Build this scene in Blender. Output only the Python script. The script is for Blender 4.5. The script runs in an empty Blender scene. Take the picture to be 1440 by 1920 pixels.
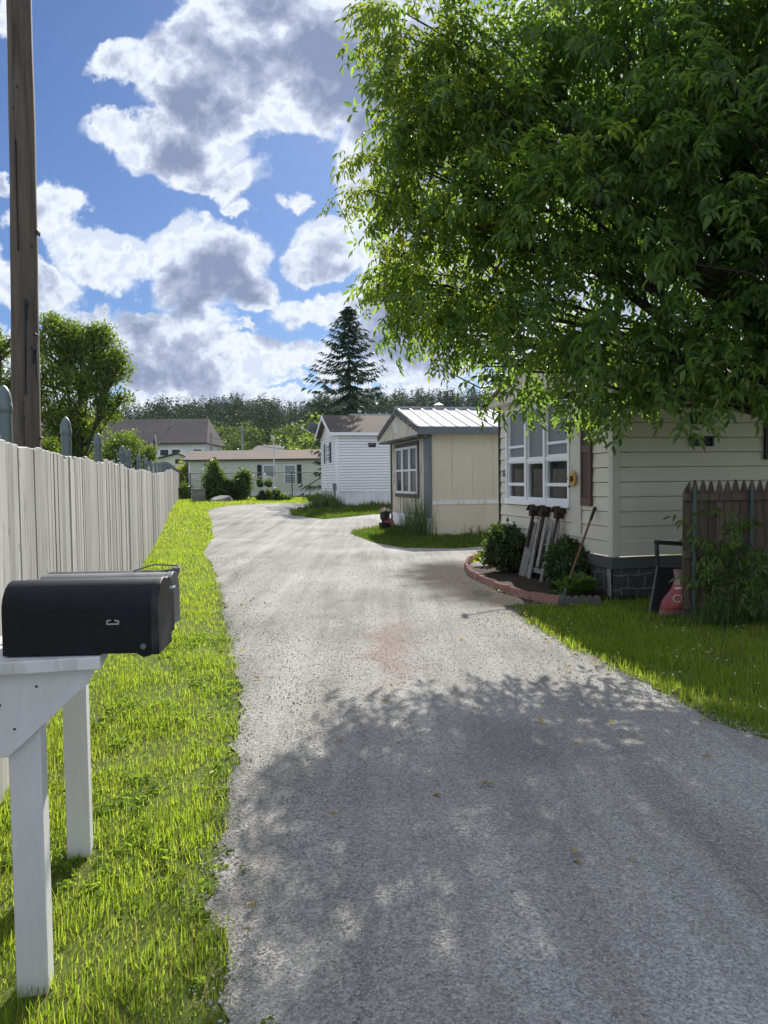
import bpy, bmesh, math, random
import numpy as np
from mathutils import Vector, Matrix
from mathutils.geometry import delaunay_2d_cdt
random.seed(7); RNG = np.random.default_rng(11)
R = math.radians
scene = bpy.context.scene
COL = scene.collection
# ------------------------------------------------------------------ camera frame (also used to survey distances)
F = 1442.0; PIT = R(2.46); ROLL = R(0.7); EYE = 1.6
fw = Vector((0, math.cos(PIT), -math.sin(PIT))); u0 = Vector((0, math.sin(PIT), math.cos(PIT))); r0 = Vector((1, 0, 0))
rt = r0*math.cos(ROLL) - u0*math.sin(ROLL); up = u0*math.cos(ROLL) + r0*math.sin(ROLL)
def ray(px, py): return fw + rt*((px-720)/F) - up*((py-960)/F)
def at(px, py, Y):
    d = ray(px, py); t = Y/d.y
    return Vector((d.x*t, Y, EYE + d.z*t))
def sm(a, b, x):
    t = max(0., min(1., (x-a)/(b-a))); return t*t*(3-2*t)
def G(x, y): return .35*sm(20, 38, y)
def Gn(y):
    t = np.clip((y-20)/18., 0, 1); return .35*t*t*(3-2*t)
def gnd(px, py):
    d = ray(px, py); z = 0.
    for _ in range(60):
        t = (z-EYE)/d.z; z = z*.5 + .5*G(d.x*t, d.y*t)
    return Vector((d.x*t, d.y*t, z))
SUN_EL = R(33.2); SUN_AZ = R(4)          # azimuth from +Y towards +X
# ------------------------------------------------------------------ materials
MATS = {}
def nt_new(name):
    m = bpy.data.materials.new(name); m.use_nodes = True
    nt = m.node_tree; nt.nodes.clear()
    out = nt.nodes.new('ShaderNodeOutputMaterial')
    MATS[name] = m
    return m, nt, out
def N(nt, typ, **kw):
    n = nt.nodes.new(typ)
    for k, v in kw.items():
        if k.startswith('i_'):
            key = k[2:]
            key = int(key) if key.isdigit() else key.replace('_', ' ')
            n.inputs[key].default_value = v
        else: setattr(n, k, v)
    return n
def L(nt, a, b): nt.links.new(a, b)
def c4(c): return (c[0], c[1], c[2], 1.)
def ramp(nt, fac, stops):
    r = N(nt, 'ShaderNodeValToRGB'); e = r.color_ramp.elements
    while len(e) < len(stops): e.new(.5)
    for k, (p, c) in enumerate(stops): e[k].position = p; e[k].color = c4(c)
    L(nt, fac, r.inputs['Fac']); return r.outputs['Color']
def mixc(nt, fac, a, b, mode='MIX'):
    m = N(nt, 'ShaderNodeMix', data_type='RGBA', blend_type=mode)
    for s, v in ((m.inputs[0], fac), (m.inputs[6], a), (m.inputs[7], b)):
        if hasattr(v, 'is_linked'): L(nt, v, s)
        elif isinstance(v, (int, float)): s.default_value = v
        else: s.default_value = c4(v)
    return m.outputs[2]
def math_(nt, op, a, b=None, clamp=False):
    m = N(nt, 'ShaderNodeMath', operation=op); m.use_clamp = clamp
    for s, v in zip(m.inputs, (a, b)):
        if v is None: continue
        if hasattr(v, 'is_linked'): L(nt, v, s)
        else: s.default_value = v
    return m.outputs[0]
def coords(nt, scale=(1, 1, 1), rot=(0, 0, 0), kind='Object'):
    t = N(nt, 'ShaderNodeTexCoord'); mp = N(nt, 'ShaderNodeMapping')
    mp.inputs['Scale'].default_value = scale; mp.inputs['Rotation'].default_value = rot
    L(nt, t.outputs[kind], mp.inputs['Vector']); return mp.outputs[0]
def noise(nt, vec, scale, detail=4., rough=.55, dist=0.):
    n = N(nt, 'ShaderNodeTexNoise'); n.inputs['Scale'].default_value = scale; n.inputs['Detail'].default_value = detail
    n.inputs['Roughness'].default_value = rough; n.inputs['Distortion'].default_value = dist
    L(nt, vec, n.inputs['Vector']); return n.outputs['Fac']
def bsdf(nt, out, col, rough=.6, spec=.4, bump=None, bstr=.3, bdist=.01, metal=0.):
    b = N(nt, 'ShaderNodeBsdfPrincipled')
    if hasattr(col, 'is_linked'): L(nt, col, b.inputs['Base Color'])
    else: b.inputs['Base Color'].default_value = c4(col)
    if hasattr(rough, 'is_linked'): L(nt, rough, b.inputs['Roughness'])
    else: b.inputs['Roughness'].default_value = rough
    b.inputs['Specular IOR Level'].default_value = spec; b.inputs['Metallic'].default_value = metal
    if bump is not None:
        bp = N(nt, 'ShaderNodeBump'); bp.inputs['Strength'].default_value = bstr; bp.inputs['Distance'].default_value = bdist
        L(nt, bump, bp.inputs['Height']); L(nt, bp.outputs[0], b.inputs['Normal'])
    L(nt, b.outputs[0], out.inputs['Surface']); return b
def var(c, k): return tuple(min(1., x*k) for x in c)
def surf(name, c, c2=None, scale=3., stretch=(1, 1, 1), rough=.6, spec=.35, bump=.15, bscale=None, island=0., metal=0., lo=.3, hi=.7, bdist=.008, fine=.08):
    """weathered surface: two tones by noise, fine grain, optional per-piece variation"""
    m, nt, out = nt_new(name)
    v = coords(nt, stretch)
    n1 = noise(nt, v, scale, 5., .6)
    col = ramp(nt, n1, [(lo, c), (hi, c2 or var(c, .8))])
    n2 = noise(nt, v, scale*9, 3., .6)
    f = math_(nt, 'MULTIPLY_ADD', n2, fine*2)
    nt.nodes[-1].inputs[2].default_value = 1-fine
    cm = N(nt, 'ShaderNodeCombineColor'); 
    for k in range(3): L(nt, f, cm.inputs[k])
    col = mixc(nt, 1., col, cm.outputs[0], 'MULTIPLY')
    if island:
        g = N(nt, 'ShaderNodeNewGeometry')
        f2 = math_(nt, 'MULTIPLY_ADD', g.outputs['Random Per Island'], island*2); nt.nodes[-1].inputs[2].default_value = 1-island
        cm2 = N(nt, 'ShaderNodeCombineColor')
        for k in range(3): L(nt, f2, cm2.inputs[k])
        col = mixc(nt, 1., col, cm2.outputs[0], 'MULTIPLY')
    h = noise(nt, v, bscale or scale*6, 4., .6)
    bsdf(nt, out, col, rough, spec, h if bump else None, bump, bdist, metal)
    return m
def wood(name, c, c2, dark, grain=1., island=.18, rough=.8, knots=True, streak=.5):
    m, nt, out = nt_new(name)
    tc = N(nt, 'ShaderNodeTexCoord'); g = N(nt, 'ShaderNodeNewGeometry')
    off = N(nt, 'ShaderNodeVectorMath', operation='ADD'); cmb = N(nt, 'ShaderNodeCombineXYZ')
    sc = math_(nt, 'MULTIPLY', g.outputs['Random Per Island'], 37.)
    L(nt, sc, cmb.inputs['X']); L(nt, sc, cmb.inputs['Z'])
    L(nt, tc.outputs['Object'], off.inputs[0]); L(nt, cmb.outputs[0], off.inputs[1])
    mp = N(nt, 'ShaderNodeMapping'); mp.inputs['Scale'].default_value = (14*grain, 14*grain, .8*grain); L(nt, off.outputs[0], mp.inputs['Vector'])
    n1 = noise(nt, mp.outputs[0], 2.2, 6., .65, .4)
    col = ramp(nt, n1, [(.3, dark), (.45, c2), (.62, c)])
    mp2 = N(nt, 'ShaderNodeMapping'); mp2.inputs['Scale'].default_value = (5*grain, 5*grain, .35*grain); L(nt, off.outputs[0], mp2.inputs['Vector'])
    n2 = noise(nt, mp2.outputs[0], 1.5, 3.)
    col = mixc(nt, math_(nt, 'MULTIPLY', ramp(nt, n2, [(.45, (0, 0, 0)), (.7, (1, 1, 1))]), streak), col, c2)
    if knots:
        vo = N(nt, 'ShaderNodeTexVoronoi'); vo.inputs['Scale'].default_value = 3.2
        mp3 = N(nt, 'ShaderNodeMapping'); mp3.inputs['Scale'].default_value = (2.2, 2.2, .9); L(nt, off.outputs[0], mp3.inputs['Vector']); L(nt, mp3.outputs[0], vo.inputs['Vector'])
        kf = ramp(nt, vo.outputs['Distance'], [(.05, (1, 1, 1)), (.10, (0, 0, 0))])
        col = mixc(nt, math_(nt, 'MULTIPLY', kf, .75), col, var(dark, .6))
    f2 = math_(nt, 'MULTIPLY_ADD', g.outputs['Random Per Island'], island*2); nt.nodes[-1].inputs[2].default_value = 1-island
    cm2 = N(nt, 'ShaderNodeCombineColor')
    for k in range(3): L(nt, f2, cm2.inputs[k])
    col = mixc(nt, 1., col, cm2.outputs[0], 'MULTIPLY')
    bsdf(nt, out, col, rough, .25, n1, .35, .004)
    return m
def leafmat(name, c_lo, c_hi, trans=.45, rough=.45, tint=(1.25, 1.15, .45), spec=.35, pw=1.):
    """leaf: reflects green, lets warm yellow-green light through; tone varies leaf by leaf"""
    m, nt, out = nt_new(name)
    g = N(nt, 'ShaderNodeNewGeometry'); r_ = math_(nt, 'POWER', g.outputs['Random Per Island'], pw)
    v = coords(nt, kind='Object'); n = noise(nt, v, .9, 2.)
    k = math_(nt, 'ADD', math_(nt, 'MULTIPLY', r_, .6), math_(nt, 'MULTIPLY', n, .4))
    col = ramp(nt, k, [(.15, c_lo), (.85, c_hi)])
    b = N(nt, 'ShaderNodeBsdfPrincipled'); L(nt, col, b.inputs['Base Color']); b.inputs['Roughness'].default_value = rough
    b.inputs['Specular IOR Level'].default_value = spec
    t = N(nt, 'ShaderNodeBsdfTranslucent'); tc = mixc(nt, 1., col, tint, 'MULTIPLY')
    sc = N(nt, 'ShaderNodeVectorMath', operation='SCALE'); sc.inputs['Scale'].default_value = 1.9; L(nt, tc, sc.inputs[0])
    L(nt, sc.outputs[0], t.inputs['Color'])
    mx = N(nt, 'ShaderNodeMixShader'); mx.inputs[0].default_value = trans
    L(nt, b.outputs[0], mx.inputs[1]); L(nt, t.outputs[0], mx.inputs[2]); L(nt, mx.outputs[0], out.inputs['Surface'])
    return m
# ------------------------------------------------------------------ mesh helpers
def link(o, parent=None):
    COL.objects.link(o)
    if parent is not None: o.parent = parent
    return o
def tag(o, label=None, cat=None, group=None, kind=None):
    if label: o['label'] = label
    if cat: o['category'] = cat
    if group: o['group'] = group
    if kind: o['kind'] = kind
    return o
def thing(name, label, cat, loc=(0, 0, 0), rz=0., group=None):
    o = bpy.data.objects.new(name, None); o.empty_display_size = .2
    o.location = loc; o.rotation_euler = (0, 0, rz); COL.objects.link(o)
    return tag(o, label, cat, group)
def copy_tree(o, parent=None):
    c = o.copy(); COL.objects.link(c); c.parent = parent
    for ch in list(o.children): copy_tree(ch, c)
    return c
class MB:
    def __init__(s, T=None): s.v = []; s.f = []; s.m = []; s.T = T
    def add(s, vs, fs, mi=0):
        n = len(s.v)
        for p in vs:
            p = Vector(p); s.v.append(s.T(p) if s.T else p)
        for q in fs: s.f.append([n+i for i in q]); s.m.append(mi)
        return s
    def box(s, lo, hi, mi=0):
        x0, y0, z0 = lo; x1, y1, z1 = hi
        return s.add([(x0,y0,z0),(x1,y0,z0),(x1,y1,z0),(x0,y1,z0),(x0,y0,z1),(x1,y0,z1),(x1,y1,z1),(x0,y1,z1)],
                     [(0,3,2,1),(4,5,6,7),(0,1,5,4),(1,2,6,5),(2,3,7,6),(3,0,4,7)], mi)
    def bar(s, p, q, w, h, mi=0, hint=(0, 0, 1)):
        p, q = Vector(p), Vector(q); d = (q-p).normalized(); a = d.cross(Vector(hint))
        if a.length < 1e-4: a = d.cross(Vector((1, 0, 0)))
        a.normalize(); b = a.cross(d).normalized(); a *= w/2; b *= h/2
        return s.add([p-a-b, p+a-b, p+a+b, p-a+b, q-a-b, q+a-b, q+a+b, q-a+b],
                     [(0,3,2,1),(4,5,6,7),(0,1,5,4),(1,2,6,5),(2,3,7,6),(3,0,4,7)], mi)
    def tube(s, pts, rad, n=8, caps=True, mi=0):
        pts = [Vector(p) for p in pts]
        if not hasattr(rad, '__len__'): rad = [rad]*len(pts)
        vs = []; fs = []; a = None
        for i, p in enumerate(pts):
            d = (pts[min(i+1, len(pts)-1)]-pts[max(i-1, 0)]).normalized()
            if a is None:
                a = d.cross(Vector((0, 0, 1)))
                if a.length < .05: a = d.cross(Vector((0, 1, 0)))
            else: a = a - d*a.dot(d)
            a.normalize(); b = d.cross(a)
            for k in range(n):
                t = 2*math.pi*k/n; vs.append(p + (a*math.cos(t)+b*math.sin(t))*rad[i])
        for i in range(len(pts)-1):
            for k in range(n):
                k2 = (k+1) % n; fs.append((i*n+k, i*n+k2, (i+1)*n+k2, (i+1)*n+k))
        if caps: fs.append(tuple(range(n))[::-1]); fs.append(tuple(range((len(pts)-1)*n, len(pts)*n)))
        return s.add(vs, fs, mi)
    def prism(s, pts, d, mi=0):
        """extrude a polygon (list of 3-D points) by vector d"""
        n = len(pts); d = Vector(d); vs = [Vector(p) for p in pts]+[Vector(p)+d for p in pts]
        fs = [tuple(range(n))[::-1], tuple(range(n, 2*n))]+[(i, (i+1) % n, (i+1) % n+n, i+n) for i in range(n)]
        return s.add(vs, fs, mi)
    def lathe(s, prof, c=(0, 0, 0), n=16, mi=0):
        c = Vector(c); vs = []; fs = []
        for r_, z in prof:
            for k in range(n):
                t = 2*math.pi*k/n; vs.append(c+Vector((r_*math.cos(t), r_*math.sin(t), z)))
        for i in range(len(prof)-1):
            for k in range(n):
                k2 = (k+1) % n; fs.append((i*n+k, i*n+k2, (i+1)*n+k2, (i+1)*n+k))
        fs.append(tuple(range(n))[::-1]); fs.append(tuple(range((len(prof)-1)*n, len(prof)*n)))
        return s.add(vs, fs, mi)
    def build(s, name, mats, parent=None, smooth=False, bevel=0., recalc=True, loc=None):
        me = bpy.data.meshes.new(name); me.from_pydata([tuple(p) for p in s.v], [], s.f)
        if not isinstance(mats, (list, tuple)): mats = [mats]
        for m in mats: me.materials.append(m)
        me.polygons.foreach_set('material_index', s.m)
        if recalc:
            bm = bmesh.new(); bm.from_mesh(me); bmesh.ops.recalc_face_normals(bm, faces=bm.faces); bm.to_mesh(me); bm.free()
        if smooth:
            me.polygons.foreach_set('use_smooth', [True]*len(me.polygons))
            if smooth != 'all': me.set_sharp_from_angle(angle=R(40))
        o = bpy.data.objects.new(name, me); link(o, parent)
        if loc is not None: o.location = loc
        if bevel:
            b = o.modifiers.new('edge', 'BEVEL'); b.width = bevel; b.segments = 2; b.limit_method = 'ANGLE'; b.angle_limit = R(40)
        return o
def np_mesh(name, V, Fc, mats, parent=None, smooth=False):
    me = bpy.data.meshes.new(name); k = Fc.shape[1]
    me.vertices.add(len(V)); me.vertices.foreach_set('co', V.astype(np.float32).ravel())
    me.loops.add(Fc.size); me.loops.foreach_set('vertex_index', Fc.astype(np.int32).ravel())
    me.polygons.add(len(Fc)); me.polygons.foreach_set('loop_start', np.arange(0, Fc.size, k, dtype=np.int32))
    if smooth: me.polygons.foreach_set('use_smooth', np.ones(len(Fc), dtype=bool))
    for m in (mats if isinstance(mats, (list, tuple)) else [mats]): me.materials.append(m)
    me.update(calc_edges=True)
    o = bpy.data.objects.new(name, me); return link(o, parent)
def scatter(variants, pick, M, P):
    """copies of small shapes: M (n,3,3), P (n,3) -> V, F"""
    Vs, Fs, off = [], [], 0
    for i, (v, f) in enumerate(variants):
        s = np.where(pick == i)[0]
        if not len(s): continue
        w = np.einsum('nij,vj->nvi', M[s], v) + P[s][:, None, :]
        Vs.append(w.reshape(-1, 3))
        Fs.append((f[None] + (np.arange(len(s))*len(v))[:, None, None]).reshape(-1, f.shape[1]) + off)
        off += len(s)*len(v)
    return np.concatenate(Vs), np.concatenate(Fs)
def rotz(a):
    c, s = np.cos(a), np.sin(a); o = np.zeros_like(a); i = np.ones_like(a)
    return np.stack([np.stack([c, -s, o], -1), np.stack([s, c, o], -1), np.stack([o, o, i], -1)], -2)
def rotx(a):
    c, s = np.cos(a), np.sin(a); o = np.zeros_like(a); i = np.ones_like(a)
    return np.stack([np.stack([i, o, o], -1), np.stack([o, c, -s], -1), np.stack([o, s, c], -1)], -2)
def roty(a):
    c, s = np.cos(a), np.sin(a); o = np.zeros_like(a); i = np.ones_like(a)
    return np.stack([np.stack([c, o, s], -1), np.stack([o, i, o], -1), np.stack([-s, o, c], -1)], -2)
def inpoly(x, y, poly):
    r_ = np.zeros(x.shape, bool); n = len(poly); j = n-1
    for i in range(n):
        xi, yi = poly[i][0], poly[i][1]; xj, yj = poly[j][0], poly[j][1]
        c = ((yi > y) != (yj > y)) & (x < (xj-xi)*(y-yi)/(yj-yi+1e-12)+xi)
        r_ ^= c; j = i
    return r_
#PART2
# ------------------------------------------------------------------ camera, sun, sky
cam = bpy.data.cameras.new('camera'); co = bpy.data.objects.new('camera', cam); COL.objects.link(co)
co.matrix_world = Matrix(((rt.x, up.x, -fw.x, 0), (rt.y, up.y, -fw.y, 0), (rt.z, up.z, -fw.z, EYE), (0, 0, 0, 1)))
cam.sensor_width = 36; cam.lens = 36*F/1920; cam.clip_start = .05; cam.clip_end = 3000
scene.camera = co
sl = bpy.data.lights.new('sun', 'SUN'); sl.energy = 4.6; sl.angle = R(.45); sl.color = (1., .95, .86)
so = bpy.data.objects.new('sun', sl); COL.objects.link(so)
sdir = Vector((math.sin(SUN_AZ)*math.cos(SUN_EL), math.cos(SUN_AZ)*math.cos(SUN_EL), math.sin(SUN_EL)))
so.rotation_euler = sdir.to_track_quat('Z', 'Y').to_euler(); so.location = sdir*50
scene.view_settings.view_transform = 'Standard'; scene.view_settings.look = 'None'
scene.view_settings.exposure = .8; scene.view_settings.gamma = 1
cy = scene.cycles; cy.use_denoising = True; cy.max_bounces = 8; cy.diffuse_bounces = 6; cy.transparent_max_bounces = 12; cy.transmission_bounces = 6
cy.sample_clamp_indirect = 6.; cy.caustics_reflective = False; cy.caustics_refractive = False
w = bpy.data.worlds.new('World'); scene.world = w; w.use_nodes = True; nt = w.node_tree; nt.nodes.clear()
wo = N(nt, 'ShaderNodeOutputWorld'); bg = N(nt, 'ShaderNodeBackground'); L(nt, bg.outputs[0], wo.inputs[0]); bg.inputs[1].default_value = .1
sky = N(nt, 'ShaderNodeTexSky', sky_type='NISHITA'); sky.sun_disc = False; sky.sun_elevation = SUN_EL; sky.sun_rotation = SUN_AZ
sky.air_density = 1.; sky.dust_density = .35; sky.ozone_density = 3.; sky.altitude = 200
skycol = mixc(nt, 1., sky.outputs[0], (.29, .37, .50), 'MULTIPLY')
tc = N(nt, 'ShaderNodeTexCoord'); sp = N(nt, 'ShaderNodeSeparateXYZ'); L(nt, tc.outputs['Generated'], sp.inputs[0])
ymax = math_(nt, 'MAXIMUM', sp.outputs[1], .15)
cu = math_(nt, 'DIVIDE', sp.outputs[0], ymax); cv = math_(nt, 'DIVIDE', sp.outputs[2], ymax)
cb = N(nt, 'ShaderNodeCombineXYZ'); L(nt, cu, cb.inputs[0]); L(nt, cv, cb.inputs[1]); P0 = cb.outputs[0]
def vnoise(scale, amt, vec):
    n = N(nt, 'ShaderNodeTexNoise'); n.inputs['Scale'].default_value = scale; n.inputs['Detail'].default_value = 6; n.inputs['Roughness'].default_value = .6
    L(nt, P0, n.inputs['Vector'])
    a = N(nt, 'ShaderNodeVectorMath', operation='SUBTRACT'); a.inputs[1].default_value = (.5, .5, .5); L(nt, n.outputs['Color'], a.inputs[0])
    b = N(nt, 'ShaderNodeVectorMath', operation='SCALE'); b.inputs['Scale'].default_value = amt; L(nt, a.outputs[0], b.inputs[0])
    c = N(nt, 'ShaderNodeVectorMath', operation='ADD'); L(nt, vec, c.inputs[0]); L(nt, b.outputs[0], c.inputs[1]); return c.outputs[0]
P1 = vnoise(5., .16, P0); P1 = vnoise(17., .055, P1)
# cumulus banks standing ahead of the viewer: bearing and height on the sky, with half-widths
banks = [(470,120,230,140),(640,90,150,200),(230,110,78,48),(215,245,95,42),(330,265,150,70),(400,335,100,40),(560,190,130,90),(480,-10,150,90),
         (432,385,40,16),(545,372,28,26),(700,170,90,110),(375,500,125,92),(200,500,100,62),(110,410,62,80),(60,560,110,60),(470,565,70,40),
         (605,480,85,70),(640,420,50,40),(600,600,110,36),(250,620,200,46),(20,330,30,20),(800,300,180,330),(1050,150,240,190),(1250,420,300,300),(900,560,260,140),(-60,480,90,120),(0,0,30,40)]
dens = None
for (bx, by, rx, ry) in banks:
    d = ray(bx, by); c_ = (d.x/d.y, d.z/d.y, 0)
    s1 = N(nt, 'ShaderNodeVectorMath', operation='SUBTRACT'); s1.inputs[1].default_value = c_; L(nt, P1, s1.inputs[0])
    s2 = N(nt, 'ShaderNodeVectorMath', operation='MULTIPLY'); s2.inputs[1].default_value = (F/rx, F/ry, 0); L(nt, s1.outputs[0], s2.inputs[0])
    s3 = N(nt, 'ShaderNodeVectorMath', operation='LENGTH'); L(nt, s2.outputs[0], s3.inputs[0])
    v_ = math_(nt, 'SUBTRACT', .96, s3.outputs['Value']); v_ = math_(nt, 'MULTIPLY', v_, min(1.6, (min(rx, ry)/70.)**.6))
    if dens is None: dens = v_
    else:
        sx = N(nt, 'ShaderNodeMath', operation='SMOOTH_MAX'); sx.inputs[2].default_value = .12
        L(nt, dens, sx.inputs[0]); L(nt, v_, sx.inputs[1]); dens = sx.outputs[0]
# low layered cloud towards the horizon
ms = N(nt, 'ShaderNodeMapping'); ms.inputs['Scale'].default_value = (3.2, 11., 1.); L(nt, P1, ms.inputs['Vector'])
ln = noise(nt, ms.outputs[0], 1.6, 6., .6)
mr = N(nt, 'ShaderNodeMapRange', interpolation_type='SMOOTHSTEP'); mr.inputs[1].default_value = .26; mr.inputs[2].default_value = .17; mr.inputs[3].default_value = -.8; mr.inputs[4].default_value = .12; L(nt, cv, mr.inputs[0])
low = math_(nt, 'ADD', math_(nt, 'MULTIPLY', math_(nt, 'SUBTRACT', ln, .44), 3.2), mr.outputs[0])
low = math_(nt, 'MINIMUM', low, .75)
dens = math_(nt, 'MAXIMUM', dens, low)
# everywhere else: scattered fair-weather cumulus
gn = noise(nt, tc.outputs['Generated'], 3.2, 7., .58)
gen = math_(nt, 'MULTIPLY', math_(nt, 'SUBTRACT', gn, .45), 2.2)
out1 = math_(nt, 'SUBTRACT', math_(nt, 'ABSOLUTE', cu), .55); out2 = math_(nt, 'SUBTRACT', cv, .72); out3 = math_(nt, 'SUBTRACT', .25, sp.outputs[1])
om = math_(nt, 'MAXIMUM', math_(nt, 'MAXIMUM', out1, out2), out3); om = math_(nt, 'MULTIPLY', om, 6., True)
dm = N(nt, 'ShaderNodeMix', data_type='FLOAT'); L(nt, om, dm.inputs[0]); L(nt, dens, dm.inputs[2]); L(nt, gen, dm.inputs[3]); dens = dm.outputs[0]
fb = N(nt, 'ShaderNodeTexNoise'); fb.inputs['Scale'].default_value = 9.; fb.inputs['Detail'].default_value = 8; fb.inputs['Roughness'].default_value = .62; L(nt, P1, fb.inputs['Vector'])
d2 = math_(nt, 'ADD', dens, math_(nt, 'MULTIPLY', math_(nt, 'SUBTRACT', fb.outputs['Fac'], .5), .62))
mk = N(nt, 'ShaderNodeMapRange', interpolation_type='SMOOTHSTEP'); mk.inputs[1].default_value = -.04; mk.inputs[2].default_value = .17; L(nt, d2, mk.inputs[0])
fb2 = noise(nt, P1, 6.5, 5., .55)
P2 = vnoise(8., .05, P0)
def shifted(scale, det, dv):
    a = N(nt, 'ShaderNodeVectorMath', operation='ADD'); a.inputs[1].default_value = (dv*.3, dv, 0); L(nt, P2, a.inputs[0]); return noise(nt, a.outputs[0], scale, det, .6)
rel = math_(nt, 'ADD', math_(nt, 'MULTIPLY', math_(nt, 'SUBTRACT', shifted(6., 5., 0.), shifted(6., 5., .03)), 2.6), math_(nt, 'MULTIPLY', math_(nt, 'SUBTRACT', shifted(20., 4., 0.), shifted(20., 4., .012)), 1.1))
fb2 = noise(nt, P2, 4.5, 6., .6)
sh = math_(nt, 'ADD', math_(nt, 'MULTIPLY', d2, .55), math_(nt, 'MULTIPLY', math_(nt, 'SUBTRACT', fb2, .44), 1.2))
# thick, shadowed cores of the cumulus banks
for (bx, by, rx, ry, am) in ((385,552,120,42,.62),(640,190,110,105,.55),(385,205,85,60,.5),(335,290,70,40,.35),(560,60,120,60,.2),(250,590,60,30,.3),(600,520,60,30,.3),(300,690,120,40,.45),(560,640,90,30,.35),(420,640,110,24,.3),(860,120,160,160,.4),(750,640,120,60,.5)):
    d = ray(bx, by)
    s1 = N(nt, 'ShaderNodeVectorMath', operation='SUBTRACT'); s1.inputs[1].default_value = (d.x/d.y, d.z/d.y, 0); L(nt, P1, s1.inputs[0])
    s2 = N(nt, 'ShaderNodeVectorMath', operation='MULTIPLY'); s2.inputs[1].default_value = (F/rx, F/ry, 0); L(nt, s1.outputs[0], s2.inputs[0])
    s3 = N(nt, 'ShaderNodeVectorMath', operation='LENGTH'); L(nt, s2.outputs[0], s3.inputs[0])
    m_ = N(nt, 'ShaderNodeMapRange', interpolation_type='SMOOTHSTEP'); m_.inputs[1].default_value = 1.35; m_.inputs[2].default_value = .25; m_.inputs[3].default_value = 0; m_.inputs[4].default_value = am*1.2; L(nt, s3.outputs['Value'], m_.inputs[0])
    sh = math_(nt, 'ADD', sh, m_.outputs[0])
sh = math_(nt, 'SUBTRACT', sh, rel)
cc = ramp(nt, sh, [(.0, (.78, .82, .90)), (.17, (1., 1., 1.)), (.36, (.83, .86, .91)), (.55, (.56, .60, .71)), (.85, (.36, .41, .53)), (1., (.29, .34, .47))])
cs = N(nt, 'ShaderNodeVectorMath', operation='SCALE'); bk = N(nt, 'ShaderNodeMapRange', interpolation_type='SMOOTHSTEP'); bk.inputs[1].default_value = .72; bk.inputs[2].default_value = -.05; bk.inputs[3].default_value = 5.7; bk.inputs[4].default_value = 7.6; L(nt, sp.outputs[1], bk.inputs[0])   # unseen front-lit clouds behind the viewer, brightened to fill the shade
L(nt, bk.outputs[0], cs.inputs['Scale'])
L(nt, cc, cs.inputs[0])
cool = N(nt, 'ShaderNodeVectorMath', operation='MULTIPLY'); cool.inputs[1].default_value = (.93, .985, 1.08); L(nt, cs.outputs[0], cool.inputs[0])
L(nt, mixc(nt, mk.outputs[0], skycol, cool.outputs[0]), bg.inputs[0])
w.cycles.sampling_method = 'MANUAL'; w.cycles.sample_map_resolution = 512
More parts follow.
